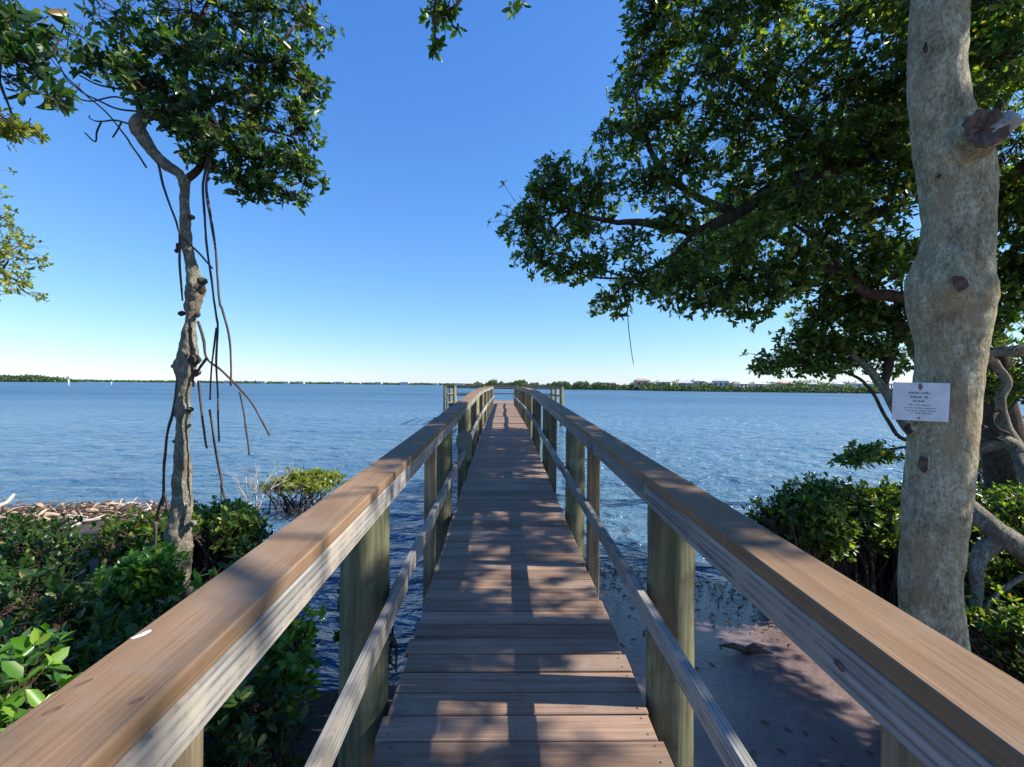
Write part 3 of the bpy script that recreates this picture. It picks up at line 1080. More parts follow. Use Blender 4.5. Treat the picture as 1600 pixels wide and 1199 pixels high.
print_line(-0.02, 0.235, 0.40, 0.06, 1.25, (9,))
print_line(-0.02, 0.125, 0.32, 0.06, 1.2, (10,))
print_line(-0.03, 0.02, 0.20, 0.06, 1.25, (3,))
print_line(-0.02, -0.085, 0.36, 0.036, 0.7, (6, 14))
print_line(0.0, -0.165, 0.56, 0.034, 0.7, (4, 11, 22))
print_line(0.01, -0.235, 0.54, 0.034, 0.7, (7, 16, 26))
print_line(0.02, -0.3, 0.38, 0.034, 0.7, (5, 13))
bm = bmesh.new()     # emblem: a dark shield
sh = [(-0.038, 0.43), (-0.02, 0.445), (0.0, 0.43), (0.02, 0.445), (0.038, 0.43), (0.036, 0.37), (0.02, 0.325), (0.002, 0.3), (-0.018, 0.325), (-0.036, 0.37)]
bm.faces.new([bm.verts.new((((u - 0.01) * SW), sign_y(u) - 0.0014, v * SH)) for u, v in sh][::-1])
me = bpy.data.meshes.new('emblem')
bm.to_mesh(me)
bm.free()
link('emblem', me, M['ink'], sheet)
for v in (-0.43, 0.46):
    g = Geo()
    g.tube([(0, 0, 0), (0, -0.004, 0), (0, -0.006, 0)], [0.005, 0.005, 0.002], 10)
    link('bolt', g.mesh('bolt'), M['bolt'], sg, (-0.004, 0.0, v * SH))

# ------------------------------------------------------------------ spreading tree behind it: the crown over the water
sp_base = Vector((7.1, 6.6, ground_z(7.1, 6.6)))
spread = thing('spreading_tree', 'wide dark leafy tree whose crown hangs over the water right of the pier', 'tree', sp_base)
fe = []
tr = limb(spread, sp_base, [sp_base + Vector((0, 0, -0.3)), (7.0, 6.6, 1.2), (6.7, 6.5, 2.6), (6.3, 6.4, 4.0), (5.9, 6.3, 5.2)], [0.3, 0.24, 0.2, 0.17, 0.14], name='trunk', n=20)
fe += tr[10:]
fe += limb(spread, sp_base, [(6.4, 6.4, 3.7), P(1420, 250, 6.4), P(1310, 262, 6.5), P(1215, 290, 6.6), P(1150, 335, 6.6), P(1085, 360, 6.6), P(1020, 350, 6.7), P(955, 346, 6.8), P(890, 330, 6.9)], [0.13, 0.11, 0.1, 0.09, 0.085, 0.07, 0.055, 0.035, 0.015], wiggle=0.03)
fe += limb(spread, sp_base, [P(1150, 335, 6.6), P(1060, 290, 6.7), P(1010, 220, 6.9), P(990, 140, 7.1)], [0.06, 0.05, 0.035, 0.015], wiggle=0.03)
fe += limb(spread, sp_base, [P(1310, 262, 6.5), P(1240, 190, 6.5), P(1150, 120, 6.6), P(1080, 40, 6.8)], [0.07, 0.06, 0.045, 0.02], wiggle=0.03)
fe += limb(spread, sp_base, [(6.5, 6.4, 3.2), P(1405, 466, 6.2), P(1350, 458, 6.1), P(1318, 425, 6.1), P(1290, 385, 6.2), P(1240, 350, 6.3)], [0.1, 0.075, 0.065, 0.055, 0.045, 0.02], wiggle=0.02)
fe += limb(spread, sp_base, [P(1085, 360, 6.6), P(1050, 400, 6.5), P(985, 435, 6.4)], [0.045, 0.03, 0.012], wiggle=0.02)
fe += limb(spread, sp_base, [P(1318, 425, 6.1), P(1240, 425, 6.1), P(1150, 440, 6.1)], [0.04, 0.03, 0.012], wiggle=0.02)
fe += limb(spread, sp_base, [(5.9, 6.3, 5.2), (6.2, 6.2, 6.3), (6.0, 6.0, 7.3)], [0.13, 0.09, 0.04])
fe += limb(spread, sp_base, [(6.0, 6.3, 4.6), (6.6, 5.6, 5.6), (7.0, 5.0, 6.4)], [0.1, 0.07, 0.03])
vis = [(826, 345, 42, 52, 7.0), (872, 295, 52, 45, 7.1), (850, 400, 44, 32, 6.9), (895, 425, 34, 22, 6.8), (935, 285, 52, 46, 7.0), (905, 350, 44, 38, 6.9),
       (958, 468, 34, 32, 6.5), (1003, 440, 38, 40, 6.5), (985, 385, 36, 28, 6.6), (990, 130, 38, 46, 7.2), (1030, 85, 52, 44, 7.0), (1000, 205, 46, 38, 6.8), (950, 215, 22, 20, 7.1),
       (1060, 180, 52, 46, 6.6), (1070, 255, 52, 46, 6.5), (1010, 285, 42, 34, 6.7), (1085, 400, 44, 34, 6.4), (1090, 465, 36, 30, 6.2), (1060, 335, 48, 32, 6.6),
       (1145, 430, 40, 40, 6.2), (1172, 490, 16, 22, 6.1), (1120, 110, 60, 60, 6.4), (1150, 200, 60, 52, 6.4), (1160, 290, 56, 44, 6.5), (1160, 375, 48, 38, 6.3),
       (1215, 430, 40, 30, 6.2), (1210, 110, 66, 62, 6.2), (1240, 215, 62, 56, 6.3), (1250, 320, 60, 48, 6.3), (1250, 395, 46, 36, 6.2), (1320, 130, 70, 66, 6.0),
       (1345, 235, 66, 60, 6.1), (1335, 330, 60, 52, 6.1), (1370, 410, 48, 48, 6.3), (1300, 395, 42, 30, 6.1), (1400, 130, 60, 70, 6.0), (1400, 300, 50, 60, 6.3),
       (1560, 110, 70, 72, 5.6), (1590, 220, 56, 60, 5.6), (1580, 320, 56, 60, 5.8), (1585, 420, 56, 56, 5.8), (1570, 500, 46, 40, 6.0), (1610, 560, 40, 40, 6.2),
       (1060, 425, 40, 34, 6.4), (1120, 455, 40, 34, 6.2), (1190, 452, 38, 32, 6.2), (1290, 435, 46, 34, 6.3), (1345, 460, 44, 36, 6.4), (1240, 445, 34, 24, 6.2), (930, 405, 30, 26, 6.7), (1400, 400, 44, 50, 6.4),
       (1030, 15, 62, 48, 6.9), (1120, 20, 70, 52, 6.6), (1220, 10, 75, 56, 6.3), (1330, 20, 75, 56, 6.0), (1440, 30, 70, 60, 6.0), (1560, 10, 75, 60, 5.7), (1100, -60, 80, 50, 6.7), (1250, -70, 85, 50, 6.3)]
sc_ = []
for (x, y, rx, ry, Y) in vis:
    A = math.pi * (rx * Y / FPX) * (ry * Y / FPX)
    sc_.append(px_clump(x, y, rx * 1.08, ry * 1.08, Y + random.uniform(-0.25, 0.25), int(400 * A) + 20, 0.62))
fe += limb(spread, sp_base, [(6.0, 6.3, 4.9), (6.6, 6.4, 6.2), (7.4, 6.4, 7.6)], [0.1, 0.07, 0.03])
for yy in (5.3, 6.1, 6.9, 7.7):  # more clumps added in the sun's path to shade the deck further out
    for xx in (4.7, 5.6, 6.5, 7.4):
        sc_.append(((xx + random.uniform(-0.25, 0.25), yy + random.uniform(-0.2, 0.2), 0.9 * xx + 1.3 + random.uniform(-0.45, 0.5)), (0.62, 0.56, 0.45), 105))
for yy in (4.9, 5.8, 6.7):  # low clumps added to block the sun from sand and hedge
    for xx in (6.3, 6.9, 7.5, 8.1):
        sc_.append(((xx + random.uniform(-0.2, 0.2), yy + random.uniform(-0.2, 0.2), 0.9 * xx - 1.35 + random.uniform(-0.5, 0.5)), (0.65, 0.65, 0.5), 330))
crown(spread, sc_, fe, M['leaf'], 0.092, origin=sp_base, gap=0.6)
# a lone aerial root dangling below the crown
limb(spread, sp_base, [P(979, 470, 6.5), P(982, 510, 6.5), P(986, 545, 6.5), P(990, 570, 6.5)], [0.006, 0.0055, 0.005, 0.004], m=M['root'], n=6, name='aerial_root')

# a third tree further out fills the canopy that shades the pier's middle stretch
rr_base = Vector((9.2, 10.2, -0.25))
rear = thing('rear_tree', 'tall leafy mangrove tree standing furthest out on the right, mostly hidden behind nearer foliage', 'tree', rr_base)
fe = limb(rear, rr_base, [rr_base, (9.2, 10.2, 1.5), (8.8, 10.2, 3.4), (7.2, 10.3, 5.0), (5.4, 10.5, 6.0)], [0.2, 0.17, 0.14, 0.11, 0.05], name='trunk', n=14)[8:]
fe += limb(rear, rr_base, [(8.0, 10.2, 4.3), (6.6, 9.4, 5.2), (5.4, 9.0, 5.7)], [0.1, 0.08, 0.03])
fe += limb(rear, rr_base, [(7.4, 10.2, 4.9), (6.2, 11.3, 5.4), (5.0, 11.8, 5.7)], [0.09, 0.07, 0.03])
rc = [((x, y, z), (r, r, r * 0.75), int(n * 1.35)) for (x, y, z, r, n) in [
    (4.3, 8.7, 5.3, 0.85, 210), (5.3, 8.6, 6.1, 0.95, 240), (6.3, 8.8, 6.6, 0.9, 210), (4.2, 9.8, 5.3, 0.85, 210), (5.2, 10.0, 6.1, 0.95, 240), (6.3, 10.1, 6.7, 0.9, 210),
    (4.4, 11.0, 5.3, 0.85, 210), (5.3, 11.2, 6.1, 0.95, 240), (6.4, 11.3, 6.7, 0.9, 210), (4.6, 12.0, 5.4, 0.75, 180), (5.5, 12.0, 6.2, 0.75, 180), (5.0, 7.6, 5.9, 0.9, 220), (6.0, 7.6, 6.7, 0.9, 210), (7.3, 9.6, 6.8, 1.0, 170), (3.5, 10.4, 4.8, 0.5, 80), (3.6, 11.5, 4.8, 0.5, 80)]]
crown(rear, rc, fe, M['leaf'], 0.095, origin=rr_base, gap=0.5)

# ------------------------------------------------------------------ low crooked tree between the trunk and the water
lo_base = Vector((6.0, 5.2, ground_z(6.0, 5.2)))
low = thing('crooked_tree', 'low crooked mangrove with a drooping crown behind the thick trunk', 'tree', lo_base)
fe = []
limb(low, lo_base, [lo_base + Vector((0, 0, -0.2)), P(1640, 800, 5.0), P(1610, 745, 5.2), P(1588, 700, 5.5), P(1568, 660, 5.6), P(1563, 628, 5.6), P(1574, 600, 5.6), P(1556, 572, 5.6), P(1540, 555, 5.5), P(1580, 548, 5.4), P(1640, 540, 5.3)], [0.13, 0.11, 0.09, 0.075, 0.06, 0.05, 0.05, 0.05, 0.05, 0.06, 0.07], M['bark'], name='trunk', n=14, wiggle=0.02)
limb(low, lo_base, [P(1566, 640, 5.6), P(1552, 652, 5.55), P(1556, 668, 5.5), P(1576, 678, 5.5)], [0.02, 0.018, 0.016, 0.02], n=8)
fe += limb(low, lo_base, [P(1600, 715, 5.4), P(1575, 692, 5.5), P(1540, 698, 5.6), P(1470, 700, 5.8), P(1418, 668, 6.0), P(1380, 606, 6.2), P(1345, 566, 6.3), P(1310, 535, 6.4)], [0.08, 0.075, 0.07, 0.07, 0.065, 0.055, 0.04, 0.015], M['bark'], wiggle=0.02)
fe += limb(low, lo_base, [P(1430, 690, 5.9), P(1402, 679, 6.0), P(1376, 636, 6.1), P(1350, 596, 6.2), P(1310, 580, 6.3), P(1270, 572, 6.4)], [0.03, 0.024, 0.022, 0.02, 0.014, 0.008], wiggle=0.02)
fe += limb(low, lo_base, [P(1380, 606, 6.2), P(1392, 560, 6.3), P(1400, 520, 6.4), P(1402, 470, 6.4)], [0.05, 0.05, 0.05, 0.045], wiggle=0.01)
limb(low, lo_base, [P(1526, 690, 5.6), P(1555, 686, 5.5), P(1580, 694, 5.5)], [0.012, 0.016, 0.02], n=6)
lc = [px_clump(x, y, rx, ry, Y, n, 0.5) for (x, y, rx, ry, Y, n) in [
    (1225, 565, 40, 24, 6.6, 70), (1262, 535, 42, 34, 6.6, 95), (1290, 490, 50, 32, 6.7, 110), (1320, 540, 52, 36, 6.6, 120), (1350, 490, 48, 36, 6.7, 110), (1385, 555, 42, 34, 6.5, 90), (1400, 500, 36, 36, 6.5, 80), (1290, 575, 40, 16, 6.5, 45), (1200, 575, 16, 12, 6.6, 14), (1560, 605, 40, 26, 6.2, 40), (1610, 600, 36, 30, 6.0, 50)]]
lc += [px_clump(x, y, rx, ry, 6.0, n, 0.4) for (x, y, rx, ry, n) in [(1365, 708, 34, 17, 45), (1330, 718, 28, 10, 22), (1392, 722, 22, 16, 24)]]
fe += limb(low, lo_base, [P(1440, 695, 5.9), P(1400, 702, 6.0), P(1360, 712, 6.0), P(1320, 720, 6.0)], [0.02, 0.014, 0.01, 0.006], wiggle=0.02)
lc = [(a_, b_, int(n_ * 2.5)) for a_, b_, n_ in lc]
crown(low, lc, fe, M['leaf'], 0.08, origin=lo_base, gap=0.3)
# arching prop roots beside the thick trunk
for pts_, rd in [([(1500, 775, 4.6), (1535, 812, 4.4), (1572, 845, 4.3), (1640, 890, 4.2), (1700, 960, 4.2)], [0.05, 0.085, 0.1, 0.1, 0.09]),
                 ([(1560, 838, 4.35), (1537, 868, 4.3), (1526, 905, 4.25), (1522, 980, 4.2), (1520, 1080, 4.2)], [0.08, 0.07, 0.05, 0.04, 0.035]),
                 ([(1640, 880, 4.2), (1590, 905, 4.2), (1555, 935, 4.2), (1535, 960, 4.2), (1520, 1040, 4.2)], [0.03, 0.022, 0.018, 0.018, 0.016]),
                 ([(1570, 850, 4.5), (1600, 880, 4.5), (1610, 930, 4.6), (1612, 1010, 4.6)], [0.04, 0.035, 0.03, 0.03]),
                 ([(1620, 640, 5.3), (1650, 760, 4.9), (1660, 860, 4.5), (1690, 1000, 4.3)], [0.06, 0.07, 0.08, 0.09])]:
    limb(low, lo_base, [P(*q) for q in pts_], rd, M['bark'], name='prop_root', n=12, wiggle=0.03)


# ------------------------------------------------------------------ mangrove shrubs
def shrub(name, label, x, y, r, z0, z1, n, leaf, L=0.075, roots=26, group=None, flat=0.6, gap=0.35, seed=0, squash=1.0, K=7, cat='shrub', stemmat=None):
    """dome of leaves on a thicket of stems and arching prop roots"""
    gz = ground_z(x, y)
    base = Vector((x, y, max(gz, -0.3)))
    t = thing(name, label, cat, base, group)
    r0 = random.Random(seed)
    g = Geo()
    for i in range(roots):
        a, q = r0.uniform(0, 6.283), r * math.sqrt(r0.random()) * 0.95
        ex, ey = q * math.cos(a), q * math.sin(a) * squash
        b, qb = r0.uniform(0, 6.283), r * math.sqrt(r0.random()) * 0.8
        bx, by = qb * math.cos(b), qb * math.sin(b) * squash
        zt = z0 + (z1 - z0) * r0.uniform(0.1, 0.7) - base.z
        kx, ky = (ex * 0.4 + bx * 0.6) + r0.uniform(-0.1, 0.1), (ey * 0.4 + by * 0.6) + r0.uniform(-0.1, 0.1)
        rd = r0.uniform(0.006, 0.017)
        path, rr = smooth_path([(bx, by, -0.15), (kx, ky, zt * 0.5), (ex, ey, zt)], [rd, rd, rd * 0.5], 4)
        g.tube(path, rr, 5, rough=0.2)
    link('stems', g.mesh('stems'), stemmat or M['bark_dark'], t)['kind'] = 'stuff'
    cl, left = [], n
    m = 9
    for i in range(m):
        a, q = r0.uniform(0, 6.283), r * math.sqrt(r0.random()) * 0.72
        cx, cy = x + q * math.cos(a), y + q * math.sin(a) * squash
        h = (z1 - z0)
        cz = z0 + h * (0.5 + 0.18 * r0.uniform(-1, 1)) - 0.22 * h * (q / r) ** 2
        cl.append(((cx, cy, cz), (r * 0.45, r * 0.45 * squash, h * flat), int(n * 1.5) // m))
    crown(t, cl, [], leaf, L, K=K, gap=gap, twigs=True, up=1.0, origin=base, spread=(28, 80), branch_mat=stemmat)
    return t


G1 = 'dense mangrove shrubs in a row right of the pier'
for i, (x, y, r, z0, z1, n, lab) in enumerate([
    (3.3, 5.35, 0.52, 0.76, 1.34, 560, 'round end shrub of the right mangrove hedge, nearest the pier'),
    (3.95, 5.6, 0.64, 0.76, 1.38, 640, 'second mangrove shrub from the pier in the right hedge'),
    (4.7, 5.5, 0.68, 0.74, 1.38, 640, 'third mangrove shrub from the pier in the right hedge, beside the thick trunk'),
    (5.5, 5.5, 0.7, 0.7, 1.36, 400, 'mangrove shrub showing just right of the thick trunk'),
    (6.4, 5.9, 0.8, 0.65, 1.45, 380, 'mangrove shrub at the right edge, behind the crooked tree'),
    (4.2, 4.0, 0.5, 0.15, 0.75, 260, 'low dark mangrove shrub at the foot of the thick trunk on its right'),
    (5.0, 4.7, 0.6, 0.3, 0.95, 300, 'dark mangrove shrub at the right edge under the arching prop roots')]):
    shrub('mangrove_shrub', lab, x, y, r, z0, z1, int(n * 1.6), M['leaf'], 0.066, 190, G1, 0.5, 0.0, 40 + i)
shrub('leafy_sapling', 'small bright green sapling at the right edge below the crooked tree', 5.05, 4.4, 0.32, 0.9, 1.4, 46, M['leaf_sunlit_green'], 0.09, 5, None, 0.6, 0.2, 77, cat='sapling')
# dark thicket further back on the right
shrub('mangrove_shrub', 'dark mangrove shrub under the trees far right, behind the prop roots', 8.6, 8.2, 1.3, 0.6, 1.9, 520, M['leaf'], 0.08, 60, G1, 0.5, 0.2, 91)

G2 = 'mangrove shrubs on the left bank'
for i, (x, y, r, z0, z1, n, leaf, lab) in enumerate([
    (-3.35, 6.1, 0.5, 0.45, 0.96, 380, 'leaf', 'dark green mangrove shrub right of the slender trunk'),
    (-3.9, 6.6, 0.5, 0.5, 0.9, 260, 'leaf', 'mangrove shrub directly behind the slender trunk'),
    (-4.3, 6.0, 0.6, 0.5, 0.93, 380, 'leaf', 'leggy mangrove shrub just left of the slender trunk with bare stems below'),
    (-5.4, 5.6, 0.75, 0.25, 0.72, 400, 'leaf_left', 'broad dark mangrove shrub at the left edge in front of the driftwood'),
    (-4.9, 4.6, 0.7, 0.15, 0.62, 330, 'leaf_left', 'low dark mangrove shrub at the left edge below the broad one'),
    (-6.5, 6.4, 0.8, 0.3, 0.74, 360, 'leaf_left', 'mangrove shrub on the far left bank, cut by the photo edge')]):
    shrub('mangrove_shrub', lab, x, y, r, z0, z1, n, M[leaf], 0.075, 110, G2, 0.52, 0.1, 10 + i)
G3 = 'low leafy plants by the left railing'
for i, (x, y, r, z0, z1, n, leaf, lab) in enumerate([
    (-3.2, 4.5, 0.5, 0.3, 0.95, 230, 'leaf_sunlit_green', 'leafy plant at the foot of the slender trunk'),
    (-3.7, 3.7, 0.6, 0.25, 0.95, 260, 'leaf_left', 'dark leafy plant left of the railing, mid way to the photo edge'),
    (-2.7, 3.5, 0.5, 0.25, 0.85, 200, 'leaf_left', 'dark leafy plant close against the left railing'),
    (-2.1, 1.95, 0.42, 0.75, 1.42, 120, 'leaf_sunlit_green', 'bright green sunlit plant against the left railing near the corner'),
    (-2.75, 2.6, 0.5, 0.45, 1.0, 150, 'leaf_left', 'dark plant behind the bright corner plant at the left railing'),
    (-1.75, 3.6, 0.5, 0.3, 1.15, 260, 'leaf_sunlit_green', 'green plant seen under the left handrail beside the nearest pile'),
    (-1.45, 2.7, 0.42, 0.2, 0.8, 160, 'leaf_left', 'dark low plant under the left handrail at the bottom edge'),
    (-3.9, 5.0, 0.55, 0.15, 0.62, 240, 'leaf_left', 'dark ground plant left of the foot of the slender trunk'),
    (-2.45, 4.6, 0.45, 0.2, 0.75, 190, 'leaf_left', 'dark plant between the slender trunk and the left railing'),
    (-4.35, 3.7, 0.55, 0.2, 0.8, 220, 'leaf_sunlit_green', 'green plant at the left edge under the broad dark shrub'),
    (-3.2, 2.7, 0.4, 0.5, 1.12, 130, 'leaf_sunlit_green', 'green leafy plant at the left edge above the bright corner plant'),
    (-1.15, 4.3, 0.3, 0.15, 0.75, 90, 'leaf_left', 'small dark plant in the water between the left pile and the deck')]):
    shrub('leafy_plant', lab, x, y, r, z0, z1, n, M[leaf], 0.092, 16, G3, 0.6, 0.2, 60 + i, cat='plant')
shrub('islet_shrub', 'small sunlit yellow green mangrove standing in the water left of the pier', -3.85, 9.5, 0.85, 0.42, 0.74, 560, M['leaf_sunlit_yellow'], 0.08, 46, None, 0.5, 0.15, 33)

# dead pale shrub
db = Vector((-4.55, 9.0, ground_z(-4.55, 9.0)))
dead = thing('dead_shrub', 'bare pale dead twig shrub beside the sunlit islet mangrove', 'shrub', db)
g = Geo()
def twiggy(p, d, ln, r, depth):
    q = p + d * ln
    g.tube([p, p.lerp(q, 0.5) + Vector([random.uniform(-1, 1) * ln * 0.06 for _ in range(3)]), q], [r, r * 0.85, r * 0.6], 5)
    if depth:
        for _ in range(3 if depth > 1 else 4):
            nd_ = (d + Vector([random.uniform(-0.75, 0.75) for _ in range(3)]) + Vector((0, 0, 0.15))).normalized()
            twiggy(p.lerp(q, random.uniform(0.5, 1.0)), nd_, ln * random.uniform(0.5, 0.75), r * 0.55, depth - 1)
for a in ((0.12, 0, 1), (-0.25, 0.1, 1), (0.4, -0.1, 1)):
    twiggy(Vector((0, 0, 0)), Vector(a).normalized(), 0.62, 0.016, 3)
link('twigs', g.mesh('twigs'), M['twig_pale'], dead)['kind'] = 'stuff'

# ------------------------------------------------------------------ slender tree on the left
LY = 5.45
tp = [(985, 268, 70), (945, 272, 58), (905, 274, 46), (870, 279, 40), (835, 279, 40), (805, 281, 38), (775, 283, 31), (730, 284, 27), (690, 284, 25), (655, 286, 22), (630, 286, 23), (600, 287, 27), (575, 291, 36), (555, 293, 33), (530, 294, 24), (500, 298, 20), (475, 302, 27), (455, 306, 35), (430, 302, 24), (400, 295, 18), (370, 291, 17), (335, 289, 17), (300, 288, 15), (275, 290, 14)]
lb = P(272, 985, LY)
lbase = Vector((lb.x, LY, ground_z(lb.x, LY)))
slim = thing('slender_tree', 'slender knobby mangrove tree with hanging aerial roots left of the pier', 'tree', lbase)
pts = [P(px, py, LY) - lbase for (py, px, w) in tp]
rad = [w * LY / FPX / 2 * 0.84 for (_, _, w) in tp]
pts.insert(0, Vector((0.0, 0, -0.3)))
rad.insert(0, 0.26)
path, rr = smooth_path(pts, rad, 7)
g = Geo()
g.tube(path, rr, 36, rough=0.34, seed=4.0)
link('trunk', g.mesh('trunk'), M['bark'], slim)
for (px, py, r, sd_) in [(311, 452, 0.075, 1), (314, 440, 0.05, 2), (303, 562, 0.07, 3), (272, 572, 0.03, 4), (306, 583, 0.045, 5), (297, 640, 0.03, 6), (280, 385, 0.04, 7), (276, 392, 0.03, 8), (309, 492, 0.035, 9), (284, 490, 0.03, 10), (299, 340, 0.03, 11), (262, 930, 0.1, 12), (265, 895, 0.07, 13), (302, 548, 0.04, 14), (296, 665, 0.022, 15), (272, 690, 0.022, 16), (300, 818, 0.04, 17)]:
    c = P(px, py, LY - 0.02) - lbase
    g = Geo()
    g.tube([c + Vector((0, 0, -r * 0.95)), c + Vector((0, -0.005, -r * 0.6)), c, c + Vector((0.004, 0, r * 0.6)), c + Vector((0, 0, r * 0.95))], [r * 0.2, r * 0.7, r, r * 0.75, r * 0.15], 18, rough=0.75, seed=sd_ * 3.3)
    link('burl', g.mesh('burl'), M['bark_dark'] if sd_ < 12 else M['bark'], slim)
fe = []
fe += limb(slim, lbase, [P(289, 292, LY), P(280, 272, LY), P(258, 258, LY), P(240, 240, LY), P(224, 216, LY), P(214, 196, LY - 0.05), P(228, 182, LY), P(258, 176, LY + 0.05), P(292, 165, LY + 0.1), P(330, 158, LY + 0.1), P(380, 140, LY + 0.1), P(430, 110, LY + 0.1)], [0.05, 0.05, 0.055, 0.06, 0.07, 0.085, 0.06, 0.05, 0.045, 0.038, 0.03, 0.012], M['bark'], rough=0.3)
fe += limb(slim, lbase, [P(290, 282, LY), P(312, 262, LY + 0.05), P(318, 232, LY + 0.1), P(345, 205, LY + 0.1), P(400, 200, LY), P(460, 215, LY)], [0.045, 0.04, 0.036, 0.03, 0.025, 0.01])
fe += limb(slim, lbase, [P(345, 205, LY + 0.1), P(385, 245, LY), P(420, 275, LY - 0.05)], [0.02, 0.015, 0.008])
fe += limb(slim, lbase, [P(292, 165, LY + 0.1), P(290, 110, LY + 0.1), P(310, 40, LY + 0.1), P(340, -30, LY + 0.2)], [0.035, 0.03, 0.025, 0.015])
fe += limb(slim, lbase, [P(222, 196, LY), P(215, 140, LY), P(190, 90, LY)], [0.03, 0.02, 0.01])
# bare twigs left of the knee
for pts_ in [[(208, 196), (180, 188), (160, 190), (142, 186), (140, 180)], [(158, 190), (152, 206), (148, 220), (132, 208)], [(190, 192), (182, 205), (174, 214)], [(228, 262), (200, 220), (170, 180), (130, 145), (95, 110), (62, 70)], [(215, 160), (180, 152), (140, 158), (110, 150)], [(200, 140), (160, 134), (125, 120)], [(215, 175), (170, 165), (110, 130), (85, 85)]]:
    limb(slim, lbase, [P(a, b, LY + random.uniform(-0.1, 0.1)) for a, b in pts_], [0.011 - 0.0014 * i for i in range(len(pts_))], n=5, name='twig', wiggle=0.015)
# hanging aerial roots
for pts_, w in [([(247, 255), (258, 300), (275, 345), (283, 368), (310, 395), (333, 420)], 4.5), ([(330, 225), (317, 288), (320, 340), (322, 380), (330, 430), (337, 490), (340, 512), (338, 560), (340, 620), (342, 690)], 5),
                ([(336, 225), (322, 288), (330, 345), (338, 400), (343, 470), (347, 483), (357, 520), (361, 560), (361, 603)], 5), ([(309, 502), (318, 530), (323, 560), (345, 578), (368, 600), (390, 625), (405, 650), (421, 681)], 5),
                ([(323, 560), (312, 575), (305, 588)], 5), ([(310, 595), (316, 650), (322, 695), (325, 700)], 5), ([(338, 512), (331, 570), (328, 625)], 4), ([(328, 640), (335, 690), (342, 730), (347, 760), (352, 782)], 5),
                ([(346, 740), (346, 785)], 4), ([(375, 612), (384, 665), (389, 711)], 4), ([(278, 590), (272, 640), (262, 672), (257, 720), (255, 770), (253, 790)], 6), ([(255, 775), (246, 800), (244, 830)], 5), ([(257, 770), (262, 800)], 4),
                ([(281, 365), (281, 420), (285, 470)], 4.5), ([(296, 500), (299, 560), (302, 605)], 5), ([(243, 815), (243, 860), (245, 905)], 6)]:
    k0 = len(pts_)
    Yo = LY - random.uniform(0.05, 0.14)
    limb(slim, lbase, [P(a, b, Yo) for a, b in pts_], [w * LY / FPX / 2 * (0.8 - 0.3 * j / k0) for j in range(k0)], M['root'], n=7, name='aerial_root', rough=0.3, k=5, wiggle=0.006)
sl = [(240, 150, 36, 30, 60), (275, 195, 34, 24, 50), (225, 105, 36, 28, 55), (310, 205, 36, 26, 60), (300, 100, 60, 48, 150), (370, 95, 60, 46, 150), (440, 100, 58, 42, 120), (480, 130, 30, 34, 50), (255, 130, 34, 34, 55), (330, 165, 56, 40, 130), (400, 170, 58, 42, 150), (460, 195, 42, 46, 120), (350, 220, 52, 36, 130),
      (420, 240, 50, 40, 140), (470, 260, 30, 34, 70), (390, 285, 42, 28, 90), (320, 250, 30, 24, 40), (290, 210, 30, 24, 35), (450, 300, 34, 16, 40), (180, 105, 46, 28, 60), (140, 95, 30, 22, 34), (215, 120, 36, 26, 45), (110, 88, 20, 16, 14), (260, 80, 42, 30, 60), (300, 20, 70, 50, 130), (400, 15, 70, 50, 130), (485, 30, 40, 45, 60), (200, 30, 50, 40, 60)]
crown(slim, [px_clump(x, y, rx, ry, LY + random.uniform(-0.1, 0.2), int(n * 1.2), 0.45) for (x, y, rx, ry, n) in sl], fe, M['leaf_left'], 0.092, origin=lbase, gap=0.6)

# ------------------------------------------------------------------ branch of a near tree, top left corner
nb = Vector((-4.6, 1.3, ground_z(-4.6, 1.3)))
near = thing('overhanging_tree', 'tree outside the left edge whose large dark leaves hang into the top left corner', 'tree', nb)
NY = 2.9
limb(near, nb, [nb + Vector((0, 0, -0.2)), (-4.6, 1.4, 1.6), (-4.4, 1.7, 3.2), (-4.2, 2.1, 4.4)], [0.16, 0.13, 0.11, 0.08], M['bark'], name='trunk', n=14)
fe = limb(near, nb, [(-4.2, 2.1, 4.4), P(-120, 20, NY), P(-20, 60, NY), P(40, 90, NY), P(95, 130, NY)], [0.07, 0.04, 0.02, 0.012, 0.005])
fe += limb(near, nb, [P(-20, 60, NY), P(0, 130, NY), P(20, 180, NY)], [0.012, 0.008, 0.004])
nc = [px_clump(x, y, rx, ry, NY, n, 0.25) for (x, y, rx, ry, n) in [(20, 75, 40, 26, 14), (60, 110, 36, 28, 10), (90, 150, 22, 22, 6), (10, 120, 26, 22, 8), (15, 30, 60, 40, 22), (100, 40, 40, 30, 9), (-60, 60, 60, 60, 30)]]
crown(near, nc, fe, M['leaf_left'], 0.105, K=6, origin=nb, gap=0.0, wr=0.42, br=(0.008, 0.004))
fs = limb(near, nb, [(-4.4, 1.7, 3.2), (-4.35, 2.6, 3.9), P(-60, 150, 3.6)], [0.05, 0.03, 0.012])
spray = crown(near, [px_clump(x, y, rx, ry, 3.6, n, 0.25) for (x, y, rx, ry, n) in [(14, 190, 26, 20, 26), (-20, 180, 30, 30, 26), (34, 200, 12, 10, 8)]], fs[-2:], M['leaf_sunlit_yellow'], 0.07, gap=0.0, br=(0.01, 0.004), origin=nb)
spray['label'] = 'sunlit yellow green leaf spray under the dark leaves'

